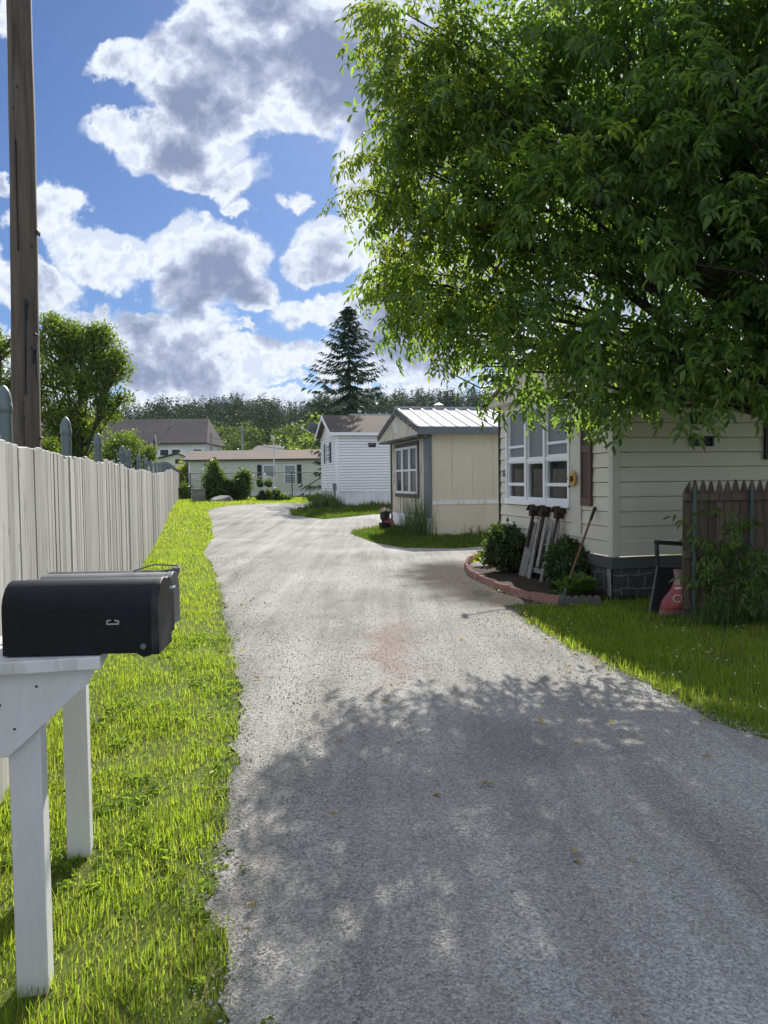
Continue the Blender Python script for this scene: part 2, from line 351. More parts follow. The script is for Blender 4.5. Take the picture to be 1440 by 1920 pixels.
# ------------------------------------------------------------------ materials used
def gravel_mat():
    m, nt, out = nt_new('gravel')
    v = coords(nt); vr = coords(nt, (3.4, .20, 1), (0, 0, R(-13.6)))
    n_f = noise(nt, v, 70., 3., .7); n_m = noise(nt, v, 9., 4.); n_l = noise(nt, v, .55, 4.); tr = noise(nt, vr, 1., 4., .6)
    vo = N(nt, 'ShaderNodeTexVoronoi'); vo.inputs['Scale'].default_value = 105.; L(nt, v, vo.inputs['Vector'])
    k = math_(nt, 'ADD', math_(nt, 'MULTIPLY', n_l, .45), math_(nt, 'MULTIPLY', tr, .55))
    col = ramp(nt, k, [(.34, (.215, .208, .195)), (.5, (.335, .326, .31)), (.66, (.44, .43, .41))])
    g = ramp(nt, n_f, [(.3, (.62, .62, .62)), (.5, (.95, .95, .95)), (.7, (1.25, 1.25, 1.25))])
    col = mixc(nt, .8, col, g, 'MULTIPLY')
    stone = N(nt, 'ShaderNodeSeparateColor'); L(nt, vo.outputs['Color'], stone.inputs[0])
    sc = ramp(nt, stone.outputs[0], [(0, (.42, .42, .41)), (.5, (.95, .94, .92)), (1., (1.5, 1.47, 1.42))])
    col = mixc(nt, .55, col, sc, 'MULTIPLY')
    sp = N(nt, 'ShaderNodeSeparateXYZ'); t = N(nt, 'ShaderNodeTexCoord')
    warp = N(nt, 'ShaderNodeTexNoise'); warp.inputs['Scale'].default_value = 1.4; warp.inputs['Detail'].default_value = 5; L(nt, t.outputs['Object'], warp.inputs['Vector'])
    ad = N(nt, 'ShaderNodeVectorMath', operation='MULTIPLY_ADD'); ad.inputs[1].default_value = (1.1, 1.1, 0); L(nt, warp.outputs['Color'], ad.inputs[0]); L(nt, t.outputs['Object'], ad.inputs[2])
    def patch(px, py, rx, ry, c, amt, edge=.35, wv=True):
        nonlocal col
        p = gnd(px, py); o_ = .55 if wv else 0
        s1 = N(nt, 'ShaderNodeVectorMath', operation='SUBTRACT'); s1.inputs[1].default_value = (p.x+o_, p.y+o_, 0); L(nt, ad.outputs[0] if wv else t.outputs['Object'], s1.inputs[0])
        s2 = N(nt, 'ShaderNodeVectorMath', operation='MULTIPLY'); s2.inputs[1].default_value = (1/rx, 1/ry, 0); L(nt, s1.outputs[0], s2.inputs[0])
        s3 = N(nt, 'ShaderNodeVectorMath', operation='LENGTH'); L(nt, s2.outputs[0], s3.inputs[0])
        mr = N(nt, 'ShaderNodeMapRange', interpolation_type='SMOOTHSTEP'); mr.inputs[1].default_value = 1.; mr.inputs[2].default_value = 1.-edge; mr.inputs[3].default_value = 0; mr.inputs[4].default_value = amt; L(nt, s3.outputs['Value'], mr.inputs[0])
        col = mixc(nt, mr.outputs[0], col, c)
    patch(852, 1080, 1.15, 2.9, (.060, .054, .045), 1., .6)      # dark soil washed out in front of the bed
    patch(930, 1118, 1.1, 1.6, (.060, .054, .045), 1., .6)
    patch(640, 1160, .25, 2.2, (.20, .19, .175), .5, .8); patch(520, 1050, .5, 3., (.21, .20, .19), .5, .8); patch(960, 1400, .4, .9, (.16, .155, .15), .5, .8)
    patch(905, 1118, .16, .40, (.028, .027, .026), .85, .3, False)  # oil spot
    patch(735, 1225, .33, 2.0, (.26, .20, .18), .75, .8)       # reddish worn patch
    h = math_(nt, 'ADD', math_(nt, 'MULTIPLY', n_f, .8), math_(nt, 'MULTIPLY', n_m, .9)); h = math_(nt, 'ADD', h, math_(nt, 'MULTIPLY', vo.outputs['Distance'], -.5))
    bsdf(nt, out, col, .95, .04, h, .7, .010)
gravel_mat()
surf('soil_grass', (.085, .120, .024), (.105, .120, .036), .8, rough=.95, spec=.1, bump=.5, bscale=40, bdist=.02)
surf('mulch', (.045, .034, .026), (.075, .058, .044), 6, rough=.95, spec=.1, bump=.8, bscale=50, bdist=.02)
leafmat('grass_blade', (.095, .160, .020), (.275, .34, .050), .60, .6, (1.1, 1.08, .62), .15)
leafmat('grass_rough_shaded', (.028, .062, .012), (.085, .130, .022), .55, .6, (1.15, 1.15, .5), .15)  # coarser grass, its green darkened to carry the shade of the homes
leafmat('grass_dry', (.22, .18, .07), (.36, .30, .14), .35, .6, (1.1, 1., .7), .2)
surf('pebble', (.30, .29, .275), (.44, .43, .41), 30, rough=.85, island=.45, bump=.2, spec=.25)
# ------------------------------------------------------------------ ground, road
gx = np.unique(np.concatenate([np.arange(-24, 24.1, 1.), np.array([-900, -500, -300, -200, -140, -100, -70, -50, -36, 36, 50, 70, 100, 140, 200, 300, 500, 900.])]))
gy = np.unique(np.concatenate([np.arange(-6, 70.1, 1.), np.array([-60, -30, -14, 80, 95, 115, 140, 170, 210, 260, 330, 450, 700, 1100.])]))
XX, YY = np.meshgrid(gx, gy); V = np.stack([XX, YY, Gn(YY)], -1).reshape(-1, 3); nx = len(gx)
q = np.arange((len(gy)-1)*nx).reshape(-1, nx)[:, :-1].ravel(); Fq = np.stack([q, q+1, q+nx+1, q+nx], -1)
tag(np_mesh('ground', V, Fq, MATS['soil_grass'], smooth=True), 'grassy ground running under the lawns and the houses', kind='structure')
def gp(*pts): return [tuple(gnd(*p)[:2]) for p in pts]
edge_left = gp((432,1919),(427,1800),(408,1660),(404,1580),(421,1480),(445,1340),(441,1250),(425,1170),(409,1110),(399,1062),(381,1040),(399,1003),(396,975),(388,958),(424,948),(520,944),(578,943))
road = [(-.52, -3.), (-.50, 1.9)] + edge_left + [(-2., 53.), (14, 55.), (14, 50)] + gp((640,948),(576,953),(543,958),(550,967),(604,974)) + \
       [(3.2, 33.6), (9, 35), (9, 31.2)] + gp((742,984),(700,989),(662,995),(664,1004),(700,1018),(760,1027),(850,1029),(905,1026)) + \
       [(8., 20.2), (8., 16.5)] + gp((940,1062),(905,1064),(874,1066),(882,1083),(940,1110),(1048,1136),(962,1139),(985,1165),(1052,1207),(1152,1257),(1284,1322),(1440,1388)) + [(3.3, 4.1), (5., 2.8), (5., -3.)]
# ragged edge: subdivide the outline and jitter it
from mathutils import noise as mnoise
def k_n(x, y): return mnoise.noise(Vector((x, y, 3.7)))
rag = []
for i in range(len(road)):
    a, b = Vector(road[i]), Vector(road[(i+1) % len(road)]); ln_ = (b-a).length; n = max(1, int(ln_/.10)) if max(a.y, b.y) < 16 else max(1, int(ln_/.5))
    nv = Vector((-(b-a).y, (b-a).x)).normalized() if ln_ > 0 else Vector((0, 0))
    for k in range(n):
        p = a.lerp(b, k/n); p = p + nv*(random.gauss(0,   .012) + .07*(k_n(p.x*2.3, p.y*2.3)) + .05*k_n(p.x*7, p.y*7)) if k else p
        rag.append((p.x, p.y))
pin = []
for yy in np.concatenate([np.arange(-2.5, 14, .35), np.arange(14, 56, .8)]):
    for xx in np.arange(-12, 14, .35 if yy < 14 else .8): pin.append((xx+random.uniform(-.06, .06), yy+random.uniform(-.06, .06)))
pa = np.array(pin); pin = [tuple(p) for p in pa[inpoly(pa[:, 0], pa[:, 1], rag)]]
vv, ee, ff, *_ = delaunay_2d_cdt([Vector(p) for p in rag+pin], [], [list(range(len(rag)))], 1, 1e-4)
va = np.array([(p.x, p.y, 0) for p in vv])
va[:, 2] = Gn(va[:, 1]) + .032 + .008*np.sin(va[:, 0]*1.9+va[:, 1]*.5) + .008*np.sin(va[:, 1]*1.3-va[:, 0]*.7)
ra_ = np.array(rag); dist = np.min(np.hypot(va[:, None, 0]-ra_[None, :, 0], va[:, None, 1]-ra_[None, :, 1]), axis=1)
va[:, 2] -= .027*np.clip(1-dist/.35, 0, 1)
tag(np_mesh('road', va, np.array([list(f) for f in ff]), MATS['gravel'], smooth=True), 'pale gravel lane winding between the mobile homes', kind='structure')
# loose stones lying on the near part of the lane
def rand_in(poly, x0, x1, y0, y1, dens_):
    n = int((x1-x0)*(y1-y0)*dens_); x = RNG.uniform(x0, x1, n); y = RNG.uniform(y0, y1, n)
    k = inpoly(x, y, poly) & (np.abs(x) < .53*y+.5); return x[k], y[k]
octv = np.array([(1,0,0),(0,1,0),(-1,0,0),(0,-1,0),(0,0,.7),(0,0,-.7)], float); octf = np.array([(0,1,4),(1,2,4),(2,3,4),(3,0,4),(1,0,5),(2,1,5),(3,2,5),(0,3,5)])
stv = [(octv*RNG.uniform(.7, 1.15, (6, 1)), octf) for _ in range(6)]
PX, PS = [], []
for (y0, y1, dn, s0, s1) in ((1.7, 3.2, 5200, .0025, .006), (3.2, 5, 2600, .003, .007), (5, 9, 800, .004, .009), (9, 16, 120, .006, .012)):
    x, y = rand_in(rag, -4, 6, y0, y1, dn); PX.append(np.stack([x, y, Gn(y)+.033+.008*np.sin(x*1.9+y*.5)+.008*np.sin(y*1.3-x*.7)], -1)); PS.append(s0+(s1-s0)*RNG.random(len(x))**2.5)
# stones kicked to the lane's ragged edges
er = np.array([p for p in rag if 1.7 < p[1] < 12]); k = RNG.integers(0, len(er), 7000)
ex = er[k]+RNG.normal(0, .06, (7000, 2)); PX.append(np.stack([ex[:, 0], ex[:, 1], Gn(ex[:, 1])+.022], -1)); PS.append(.003+.007*RNG.random(7000)**3)
PX = np.concatenate(PX); PS = np.concatenate(PS); n = len(PX)
M = rotz(RNG.uniform(0, 6.28, n)) @ rotx(RNG.uniform(-.6, .6, n)) * PS[:, None, None]
V, Fc = scatter(stv, RNG.integers(0, 6, n), M, PX)
tag(np_mesh('gravel', V, Fc, MATS['pebble']), 'loose grey stones scattered over the lane', kind='stuff')
# ------------------------------------------------------------------ house positions (near corner, turned 13 degrees like the lane)
HA = R(13)
H52 = gnd(1150, 1125); H54 = gnd(808, 1005); HW = gnd(631, 950)
def loc2w(o, a, x, y): return (o[0]+x*math.cos(a)-y*math.sin(a), o[1]+x*math.sin(a)+y*math.cos(a))
def foot(o, a, w_, d_, m=.05): return [loc2w(o, a, -m, -m), loc2w(o, a, w_+m, -m), loc2w(o, a, w_+m, d_+m), loc2w(o, a, -m, d_+m)]
feet = [foot(H52, HA, 9, 3.87), foot(H54, HA, 12, 4.4), foot(HW, HA, 12, 4.7)]
BED = gp((876,1068),(884,1083),(942,1110),(1050,1134),(1120,1130))+[loc2w(H52, HA, 0, 0), loc2w(H52, HA, 0, 3.9)]
FX0, FSL = -1.03, -.248               # the long fence: x = FX0 + FSL*y
def blade(n=3):
    v = []; 
    for i in range(n):
        t = i/(n-1); wd = .5*(1-.86*t**1.4); v += [(-wd, t*t*.42, t), (wd, t*t*.42, t)]
    return np.array(v), np.array([(2*i, 2*i+1, 2*i+3, 2*i+2) for i in range(n-1)])
bl = [blade(3)]
def grass(name, regions, label, mat='grass_blade'):
    GP, GW, GH = [], [], []
    for (x0, x1, y0, y1, dn, wd, ht) in regions:
        n = int((x1-x0)*(y1-y0)*dn); x = RNG.uniform(x0, x1, n); y = RNG.uniform(y0, y1, n)
        jx, jy = RNG.normal(0, .03, n), RNG.normal(0, .03, n)
        k = (np.abs(x) < .53*y+2.2) & (x > FX0+FSL*y+.02) & ~inpoly(x+jx, y+jy, road if y0 > 16 else rag) & ~inpoly(x, y, BED)
        for f_ in feet: k &= ~inpoly(x, y, f_)
        cl = .5+.5*np.sin(x*5.1+1.3*np.sin(y*3.7))*np.sin(y*4.3+1.7*np.sin(x*2.9))
        k &= RNG.random(n) < .45+.55*cl
        x, y, cl = x[k], y[k], cl[k]; n = len(x)
        GP.append(np.stack([x, y, Gn(y)-.004], -1)); GW.append(1.2*wd*RNG.uniform(.6, 1.3, n)); GH.append(ht*(.45+.55*cl+.30*RNG.normal(0, 1, n)).clip(.25, 2.2))
    p = np.concatenate(GP); wd = np.concatenate(GW); ht = np.concatenate(GH); n = len(p)
    M = rotz(RNG.uniform(0, 6.28, n)) @ rotx(RNG.normal(.0, .55, n))
    M = M * np.stack([wd, ht, ht], -1)[:, None, :]
    V, Fc = scatter(bl, np.zeros(n, int), M, p)
    o = np_mesh(name, V, Fc, [MATS[mat], MATS['grass_dry']])
    mi = (RNG.random(n) < .02+.10*np.clip(np.sin(p[:, 0]*1.7+2)*np.sin(p[:, 1]*1.1)+.1, 0, 1)).astype(np.int32); o.data.polygons.foreach_set('material_index', np.repeat(mi, 2))
    return tag(o, label, 'grass', kind='stuff')
grass('verge_grass', [(-2.2, 0, 1.2, 3, 13000, .0036, .062), (-2.4, 0, 3, 5, 9500, .0042, .052), (-3.3, -.6, 5, 8, 5200, .0055, .050), (-4.6, -1.2, 8, 13, 2800, .008, .052), (-7, -1.8, 13, 22, 1200, .012, .06), (-12, -3, 22, 40, 420, .022, .075), (-17, 4, 40, 66, 170, .04, .09)], 'sunlit mown grass verge between the pale wooden fence and the lane')
grass('lawn_grass', [(2.0, 5.4, 4, 6, 6500, .0045, .075), (1.5, 7, 6, 8, 4800, .0055, .075), (1.3, 7.5, 8, 12, 2600, .008, .07)], 'shaded front lawn beside the cream house with the white window')
grass('driveway_grass', [(-3, 5.5, 16, 22, 1500, .010, .09), (-3, 4, 22, 30, 1200, .014, .10), (-4, 6, 30, 42, 420, .024, .13)], 'grass islands at the feet of the two farther mobile homes', 'grass_rough_shaded')
#PART3
# ------------------------------------------------------------------ more materials
wood('fence_wood', (.45, .44, .42), (.35, .34, .325), (.17, .162, .155), 1., .2, .85)
wood('pole_wood', (.165, .128, .105), (.115, .09, .076), (.045, .036, .032), .55, .0, .85, False, .5)
wood('brown_wood', (.150, .112, .086), (.105, .078, .060), (.04, .026, .02), 1., .22, .8)
wood('grey_wood', (.33, .325, .31), (.22, .215, .205), (.05, .046, .042), 1.4, .22, .85)
wood('dark_wood', (.06, .045, .036), (.042, .032, .026), (.018, .014, .012), 1.4, .2, .8, False)
surf('galv', (.155, .19, .195), (.12, .15, .155), 5, (1, 1, .3), .45, .5, .06, metal=.35)
surf('white_paint', (.74, .735, .74), (.62, .615, .62), 2.2, (3, 3, .5), .55, .4, .12, lo=.25, hi=.75)
surf('chipped_white', (.72, .72, .73), (.50, .48, .45), 3.5, (3, 3, .6), .6, .3, .2, lo=.50, hi=.66)
surf('black_box', (.005, .007, .010), (.010, .012, .016), 4, rough=.5, spec=.22, bump=.08, bscale=60, fine=.2)
surf('scuffed_box', (.009, .010, .013), (.05, .05, .052), 7, rough=.55, spec=.3, bump=.15, lo=.45, hi=.75)
surf('old_box', (.16, .165, .17), (.10, .105, .11), 6, rough=.5, spec=.5)
surf('metal_pale', (.55, .55, .55), (.40, .40, .40), 20, rough=.4, metal=.5)
surf('cream', (.68, .635, .53), (.63, .585, .485), .9, rough=.5, spec=.35, bump=.05, bscale=30, fine=.04)
surf('cream_trim', (.60, .585, .50), (.55, .535, .46), 2, rough=.5, spec=.35, bump=.05)
surf('beige', (.61, .57, .465), (.54, .50, .405), 1.1, (1, 1, .35), .6, .3, .08, lo=.35, hi=.75)
surf('beige_dirty', (.57, .525, .425), (.24, .205, .155), 3.2, (2.5, 2.5, .45), .7, .25, .15, lo=.45, hi=.72)
surf('vinyl_white', (.82, .825, .84), (.77, .775, .79), .7, rough=.45, spec=.4, bump=.03, fine=.03)
surf('skirt_white', (.76, .77, .80), (.64, .64, .65), 1.5, (3, 3, .5), .5, .4, .08, lo=.4, hi=.75)
surf('pale_green', (.64, .67, .54), (.60, .63, .50), .6, rough=.5, bump=.03, fine=.04)
surf('slate_trim', (.10, .12, .15), (.14, .16, .185), 3, rough=.5, bump=.1)
surf('peeled_trim', (.055, .056, .062), (.30, .29, .27), 9, (1, 1, 1), .75, .25, .3, lo=.52, hi=.62)
surf('dark_trim', (.035, .036, .034), (.05, .05, .047), 3, rough=.5, bump=.1)
surf('skirt_band', (.075, .085, .082), (.095, .105, .10), 3, rough=.5, bump=.06)
surf('brown_plastic', (.115, .062, .048), (.09, .05, .04), 4, rough=.5, bump=.05)
surf('black_plastic', (.012, .012, .014), (.02, .02, .022), 6, rough=.45, spec=.5)
surf('black_shutter', (.012, .014, .02), (.02, .022, .028), 4, rough=.5)
surf('white_roof', (.42, .43, .46), (.36, .37, .40), 1.5, (1, 1, 1), .75, .06, .03, metal=.0)
def shingle(name, c, c2, c3, sc):
    m, nt, out = nt_new(name); v = coords(nt)
    b = N(nt, 'ShaderNodeTexBrick'); b.inputs['Scale'].default_value = sc; b.inputs['Color1'].default_value = c4(c); b.inputs['Color2'].default_value = c4(c2)
    b.inputs['Mortar'].default_value = c4(var(c, .55)); b.inputs['Mortar Size'].default_value = .01; b.inputs['Brick Width'].default_value = .33; b.inputs['Row Height'].default_value = .14
    L(nt, v, b.inputs['Vector']); n = noise(nt, v, .45, 4.)
    col = mixc(nt, ramp(nt, n, [(.42, (0, 0, 0)), (.6, (1, 1, 1))]), b.outputs['Color'], mixc(nt, .6, b.outputs['Color'], c3))
    g = noise(nt, v, 60., 2.); col = mixc(nt, .5, col, ramp(nt, g, [(.3, (.6, .6, .6)), (.7, (1.3, 1.3, 1.3))]), 'MULTIPLY')
    bsdf(nt, out, col, .9, .15, g, .3, .01)
shingle('shingle_brown', (.115, .098, .085), (.10, .085, .076), (.17, .12, .085), 1.)
shingle('shingle_mixed', (.25, .20, .165), (.175, .165, .15), (.26, .165, .12), .6)
shingle('shingle_grey', (.085, .075, .078), (.07, .064, .068), (.10, .085, .085), 1.)
surf('pale_roof', (.20, .19, .19), (.17, .16, .16), 3, rough=.95, spec=.05)
def stone_mat():
    m, nt, out = nt_new('faux_stone'); v = coords(nt, (1., 1., 1.))
    b = N(nt, 'ShaderNodeTexBrick'); b.inputs['Scale'].default_value = 1.; b.inputs['Mortar Size'].default_value = .011; b.inputs['Mortar Smooth'].default_value = .4
    b.inputs['Brick Width'].default_value = .24; b.inputs['Row Height'].default_value = .19; b.squash = 1.; b.offset = .42
    mp = N(nt, 'ShaderNodeVectorMath', operation='ADD'); n0 = N(nt, 'ShaderNodeTexNoise'); n0.inputs['Scale'].default_value = 4.; L(nt, v, n0.inputs['Vector'])
    sc = N(nt, 'ShaderNodeVectorMath', operation='MULTIPLY_ADD'); sc.inputs[1].default_value = (.11,)*3; L(nt, n0.outputs['Color'], sc.inputs[0])
    # wall runs along x (long side) or y (gable): use x+y as the running coordinate
    s = N(nt, 'ShaderNodeSeparateXYZ'); L(nt, v, s.inputs[0]); c = N(nt, 'ShaderNodeCombineXYZ'); L(nt, math_(nt, 'ADD', s.outputs[0], s.outputs[1]), c.inputs[0]); L(nt, s.outputs[2], c.inputs[1])
    L(nt, c.outputs[0], sc.inputs[2]); L(nt, sc.outputs[0], b.inputs['Vector'])
    b.inputs['Color1'].default_value = c4((.055, .06, .062)); b.inputs['Color2'].default_value = c4((.085, .088, .09)); b.inputs['Mortar'].default_value = c4((.17, .178, .17))
    n = noise(nt, v, 22., 4.); col = mixc(nt, .7, b.outputs['Color'], ramp(nt, n, [(.3, (.5, .5, .5)), (.7, (1.4, 1.4, 1.4))]), 'MULTIPLY')
    bsdf(nt, out, col, .75, .3, math_(nt, 'ADD', n, math_(nt, 'MULTIPLY', b.outputs['Fac'], -.8)), .5, .02)
stone_mat()
def glass_mat(name, tint, rough=.04, alpha=.0):
    m, nt, out = nt_new(name)
    g = N(nt, 'ShaderNodeBsdfGlossy'); g.inputs['Roughness'].default_value = rough; g.inputs['Color'].default_value = (.9, .93, .95, 1)
    fr = N(nt, 'ShaderNodeFresnel'); fr.inputs['IOR'].default_value = 1.42
    if alpha: d = N(nt, 'ShaderNodeBsdfTransparent'); d.inputs['Color'].default_value = c4(tint)
    else: d = N(nt, 'ShaderNodeBsdfDiffuse'); d.inputs['Color'].default_value = c4(tint)
    mx = N(nt, 'ShaderNodeMixShader'); L(nt, math_(nt, 'MULTIPLY', fr.outputs[0], 1.1, True), mx.inputs[0]); L(nt, d.outputs[0], mx.inputs[1]); L(nt, g.outputs[0], mx.inputs[2]); L(nt, mx.outputs[0], out.inputs['Surface'])
glass_mat('glass_dark', (.02, .025, .03)); glass_mat('glass_clear', (.86, .9, .9), .02, 1.); glass_mat('glass_screen', (.17, .18, .19), .3)
glass_mat('glass_pale', (.17, .22, .23), .05)
def lace():
    m, nt, out = nt_new('lace'); v = coords(nt, (1, 1, 1)); n = noise(nt, v, 26., 4., .7); n2 = noise(nt, v, 5., 3.)
    col = ramp(nt, math_(nt, 'ADD', math_(nt, 'MULTIPLY', n, .6), math_(nt, 'MULTIPLY', n2, .4)), [(.38, (.5, .5, .5)), (.58, (.9, .9, .9))]); bsdf(nt, out, col, .9, .1)
lace()
# ------------------------------------------------------------------ long wooden fence with steel posts behind it
fd = Vector((FSL, 1, 0)).normalized(); fnrm = Vector((fd.y, -fd.x, 0))
frot = math.atan2(fd.y, fd.x)
fence = thing('wooden_fence', 'long weathered grey board fence running down beside the grass verge', 'fence', (FX0+FSL*1.2, 1.2, 0), frot)
s_ = 0.; k = 0
while s_ < 62.2:
    mb = MB(); n = 17; pw = 2.44/n
    for i in range(n):
        a = s_+i*pw; y_ = 1.2+fd.y*a; gz = G(0, y_)
        o_ = random.uniform(-.0045, .004); h = 1.83+random.gauss(0, .010)+.02*math.sin(a*.9)+.012*math.sin(a*3.3); tl = random.gauss(0, .003)
        g = .002+max(0, random.gauss(0, .0014)); t_ = .016
        # fence-local: x along the run, -y towards the lane
        tw = random.gauss(0, .0022)
        x0, x1 = a+g/2, a+pw-g/2; y0 = -.02+o_
        mb.add([(x0, y0-t_+tw, gz-.03), (x1, y0-t_-tw, gz-.03), (x1, y0-tw, gz-.03), (x0, y0+tw, gz-.03),
                (x0+tl, y0-t_+tw, gz+h-.012), (x1+tl, y0-t_-tw, gz+h-.006), (x1+tl, y0-tw, gz+h), (x0+tl, y0+tw, gz+h-.004)],
               [(0,3,2,1),(4,5,6,7),(0,1,5,4),(1,2,6,5),(2,3,7,6),(3,0,4,7)])
    ym = 1.2+fd.y*(s_+1.2); gz = G(0, ym)
    for rz_ in (.35, 1.0, 1.6): mb.box((s_, .0, gz+rz_-.04), (s_+2.44, .038, gz+rz_+.045))
    mb.build('fence_panel', MATS['fence_wood'], fence)
    s_ += 2.44; k += 1
link_f = thing('chain_link_fence', 'row of round grey steel fence posts standing up behind the wooden fence', 'fence', (FX0-.04+FSL*1.2, 1.2, 0), frot)
def post_mesh():
    mb = MB(); mb.tube([(0, 0, -.05), (0, 0, 2.06)], .043, 14); return mb.build('post', MATS['galv'], link_f, smooth=True)
pst = post_mesh(); mb = MB(); mb.lathe([(.047, 2.03), (.05, 2.045), (.05, 2.075), (.047, 2.08), (.046, 2.105), (.038, 2.15), (.022, 2.18), (.004, 2.195)], n=14)
cap = mb.build('post_cap', MATS['galv'], pst, smooth=True)
for i, yy in enumerate([4.69, 6.97, 9.3, 12.5, 13.7, 16.3, 18.9]+[21.2+2.35*j for j in range(17)]):
    a = (yy-1.2)/fd.y
    o = pst if i == 0 else copy_tree(pst, link_f)
    o.location = (a, .06, G(0, yy))
mb = MB()
for rz_ in (1.72, .1):
    mb.tube([(2.5, .0, rz_), (18/fd.y, .0, rz_), (28/fd.y, .0, rz_+.2), (36/fd.y, .0, rz_+.35), (59/fd.y, .0, rz_+.35)], .02, 6)
mb.build('rail', MATS['galv'], link_f)
# ------------------------------------------------------------------ near utility pole
pb = Vector((-3.72, 8.0, 0)); tp = at(37, 20, 8.0); ax = (tp-pb); ax /= ax.z
pole = thing('utility_pole', 'tall bare wooden utility pole rising behind the near end of the board fence', 'utility pole', pb)
mb = MB(); pts = []; rr = []
for i in range(40):
    z = -.2+i*.25; pts.append(ax*z+Vector((.008*math.sin(z*1.7), .008*math.cos(z*2.1), 0))); rr.append(.150-.0052*z+.002*math.sin(z*5))
mb.tube(pts, rr, 28); pob = mb.build('shaft', MATS['pole_wood'], pole, smooth=True)
mb = MB()
def on_pole(px, py):                       # point on the pole's face seen from the lane
    p = at(px, py, 7.86); c_ = pb+ax*p.z; r_ = .150-.0052*p.z; dx = min(.98*r_, max(-.98*r_, p.x-c_.x)); p.y = c_.y-math.sqrt(max(0, r_*r_-dx*dx))-.002; return p-pb
for (px, py, w_, h_) in ((47, 567, 9, 13), (56, 652, 9, 12)):
    p = on_pole(px, py); s1 = 7.86/F
    mb.prism([p+Vector((x*w_*s1*.5, -.006, z*h_*s1*.5)) for x, z in ((-.8, .6), (0, 1), (.8, .6), (.9, -.2), (.35, -1), (.1, -4.6), (-.1, -4.6), (-.2, -1), (-.8, -.2))], (0, .05, 0))
for (px, py, w_, h_) in ((58, 623, 4, 5), (43, 754, 4, 5), (44, 781, 3, 4), (45, 787, 3, 4), (66, 820, 6, 5), (30, 160, 3, 7), (22, 200, 3, 5), (52, 458, 8, 10), (60, 428, 4, 12)):
    p = on_pole(px, py); s1 = 7.86/F
    mb.prism([p+Vector((math.cos(t)*w_*s1*.5, -.004, math.sin(t)*h_*s1*.5)) for t in [j*math.pi/4 for j in range(8)]], (0, .06, 0))
for (x0, y0, x1, y1) in ((28, 260, 34, 470), (46, 560, 47, 740), (60, 640, 62, 710)):
    a, b = on_pole(x0, y0), on_pole(x1, y1); mb.bar(a-Vector((0, .004, 0)), b-Vector((0, .004, 0)), .008, .03, hint=(0, 1, 0))
mb.build('knot_hole', MATS['black_plastic'], pole)
# ------------------------------------------------------------------ mailboxes on their white stand
md = Vector((-.222, .975, 0)); SA = math.atan2(-md.x, md.y)
stand = thing('mailbox_stand', 'white painted timber stand with two posts carrying a row of mailboxes', 'mailbox stand', (-1.122, 2.38, 0), SA)
# stand-local: y runs along the row, x towards the lane
mb = MB(); mb.box((-.05, -.045, -.1), (.043, .045, 1.03)); mb.build('post', MATS['white_paint'], stand, bevel=.004)
mb = MB(); mb.box((-.055, .86, -.1), (.04, .945, 1.03)); mb.build('post', MATS['white_paint'], stand, bevel=.004)
mb = MB(); mb.box((-.62, -.13, 1.034), (.235, .02, 1.073)); mb.build('cross_board', MATS['chipped_white'], stand, bevel=.004)
mb = MB(); mb.box((-.15, .022, 1.034), (.235, 1.0, 1.071)); mb.build('top_board', MATS['chipped_white'], stand, bevel=.004)
mb = MB(); mb.prism([(-.45, -.088, 1.033), (.215, -.088, 1.033), (.195, -.088, .985), (-.04, -.088, .775), (-.45, -.088, .775)], (0, .04, 0)); mb.build('gusset', MATS['white_paint'], stand, bevel=.003)
for (x, z, q_) in ((-.06, .935, .0055), (.045, .985, .004), (-.10, .985, .004), (-.02, .86, .004), (-.13, .86, .004)):
    mb = MB(); mb.prism([(x+q_*math.cos(k*.785), -.0895, z+q_*math.sin(k*.785)) for k in range(8)], (0, .004, 0)); mb.build('nail', MATS['dark_wood'], stand)
mb = MB(); mb.box((-.055, .05, .94), (.043, .855, 1.03)); mb.build('rail', MATS['white_paint'], stand, bevel=.004)
def mailbox(x, y, z, a, ln, wd, ht, mat, label, flag=False, opened=False, handle=True):
    t = thing('mailbox', label, 'mailbox', (x, y, z), a, 'mailboxes in a row on the white stand')
    def prof(w_, h_, n=14):
        r_ = w_/2; return [(-r_, 0), (r_, 0)]+[(r_*math.cos(j*math.pi/n), h_-r_+r_*math.sin(j*math.pi/n)) for j in range(n+1)]
    mb = MB(); P = prof(wd, ht); mb.prism([(-ln/2, y_, z_) for y_, z_ in P], (ln, 0, 0))
    b = mb.build('body', mat, t, smooth=True, bevel=.003)
    mb = MB(); P = prof(wd+.010, ht+.006); mb.prism([(ln/2-.012, y_, z_-.004) for y_, z_ in P], (.024, 0, 0))   # lipped door
    d = mb.build('door', MATS['scuffed_box'] if mat is not MATS['old_box'] else mat, t, smooth=True, bevel=.003)
    if handle:
        mb = MB(); zz = ht*.80; mb.tube([(ln/2+.01, -.018, zz), (ln/2+.03, -.018, zz+.003), (ln/2+.03, .018, zz+.003), (ln/2+.01, .018, zz)], .004, 6); mb.build('handle', MATS['metal_pale'], d)
    mb = MB(); yv = -wd/2-.001
    mb.tube([(ln/2-.035, yv+.004, .022), (ln/2-.035, yv-.006, .022)], .009, 12); mb.build('hinge_rivet', MATS['galv'], d, smooth=True)
    mb = MB(); mb.prism([(ln/2-.06, yv+.001, .004), (ln/2-.035, yv+.001, -.012), (ln/2-.012, yv+.001, -.006), (ln/2-.004, yv+.001, .02), (ln/2-.004, yv+.001, .09), (ln/2-.03, yv+.001, .06), (ln/2-.06, yv+.001, .022)], (0, -.0035, 0)); mb.build('hinge_plate', mat, d)
    return t, b
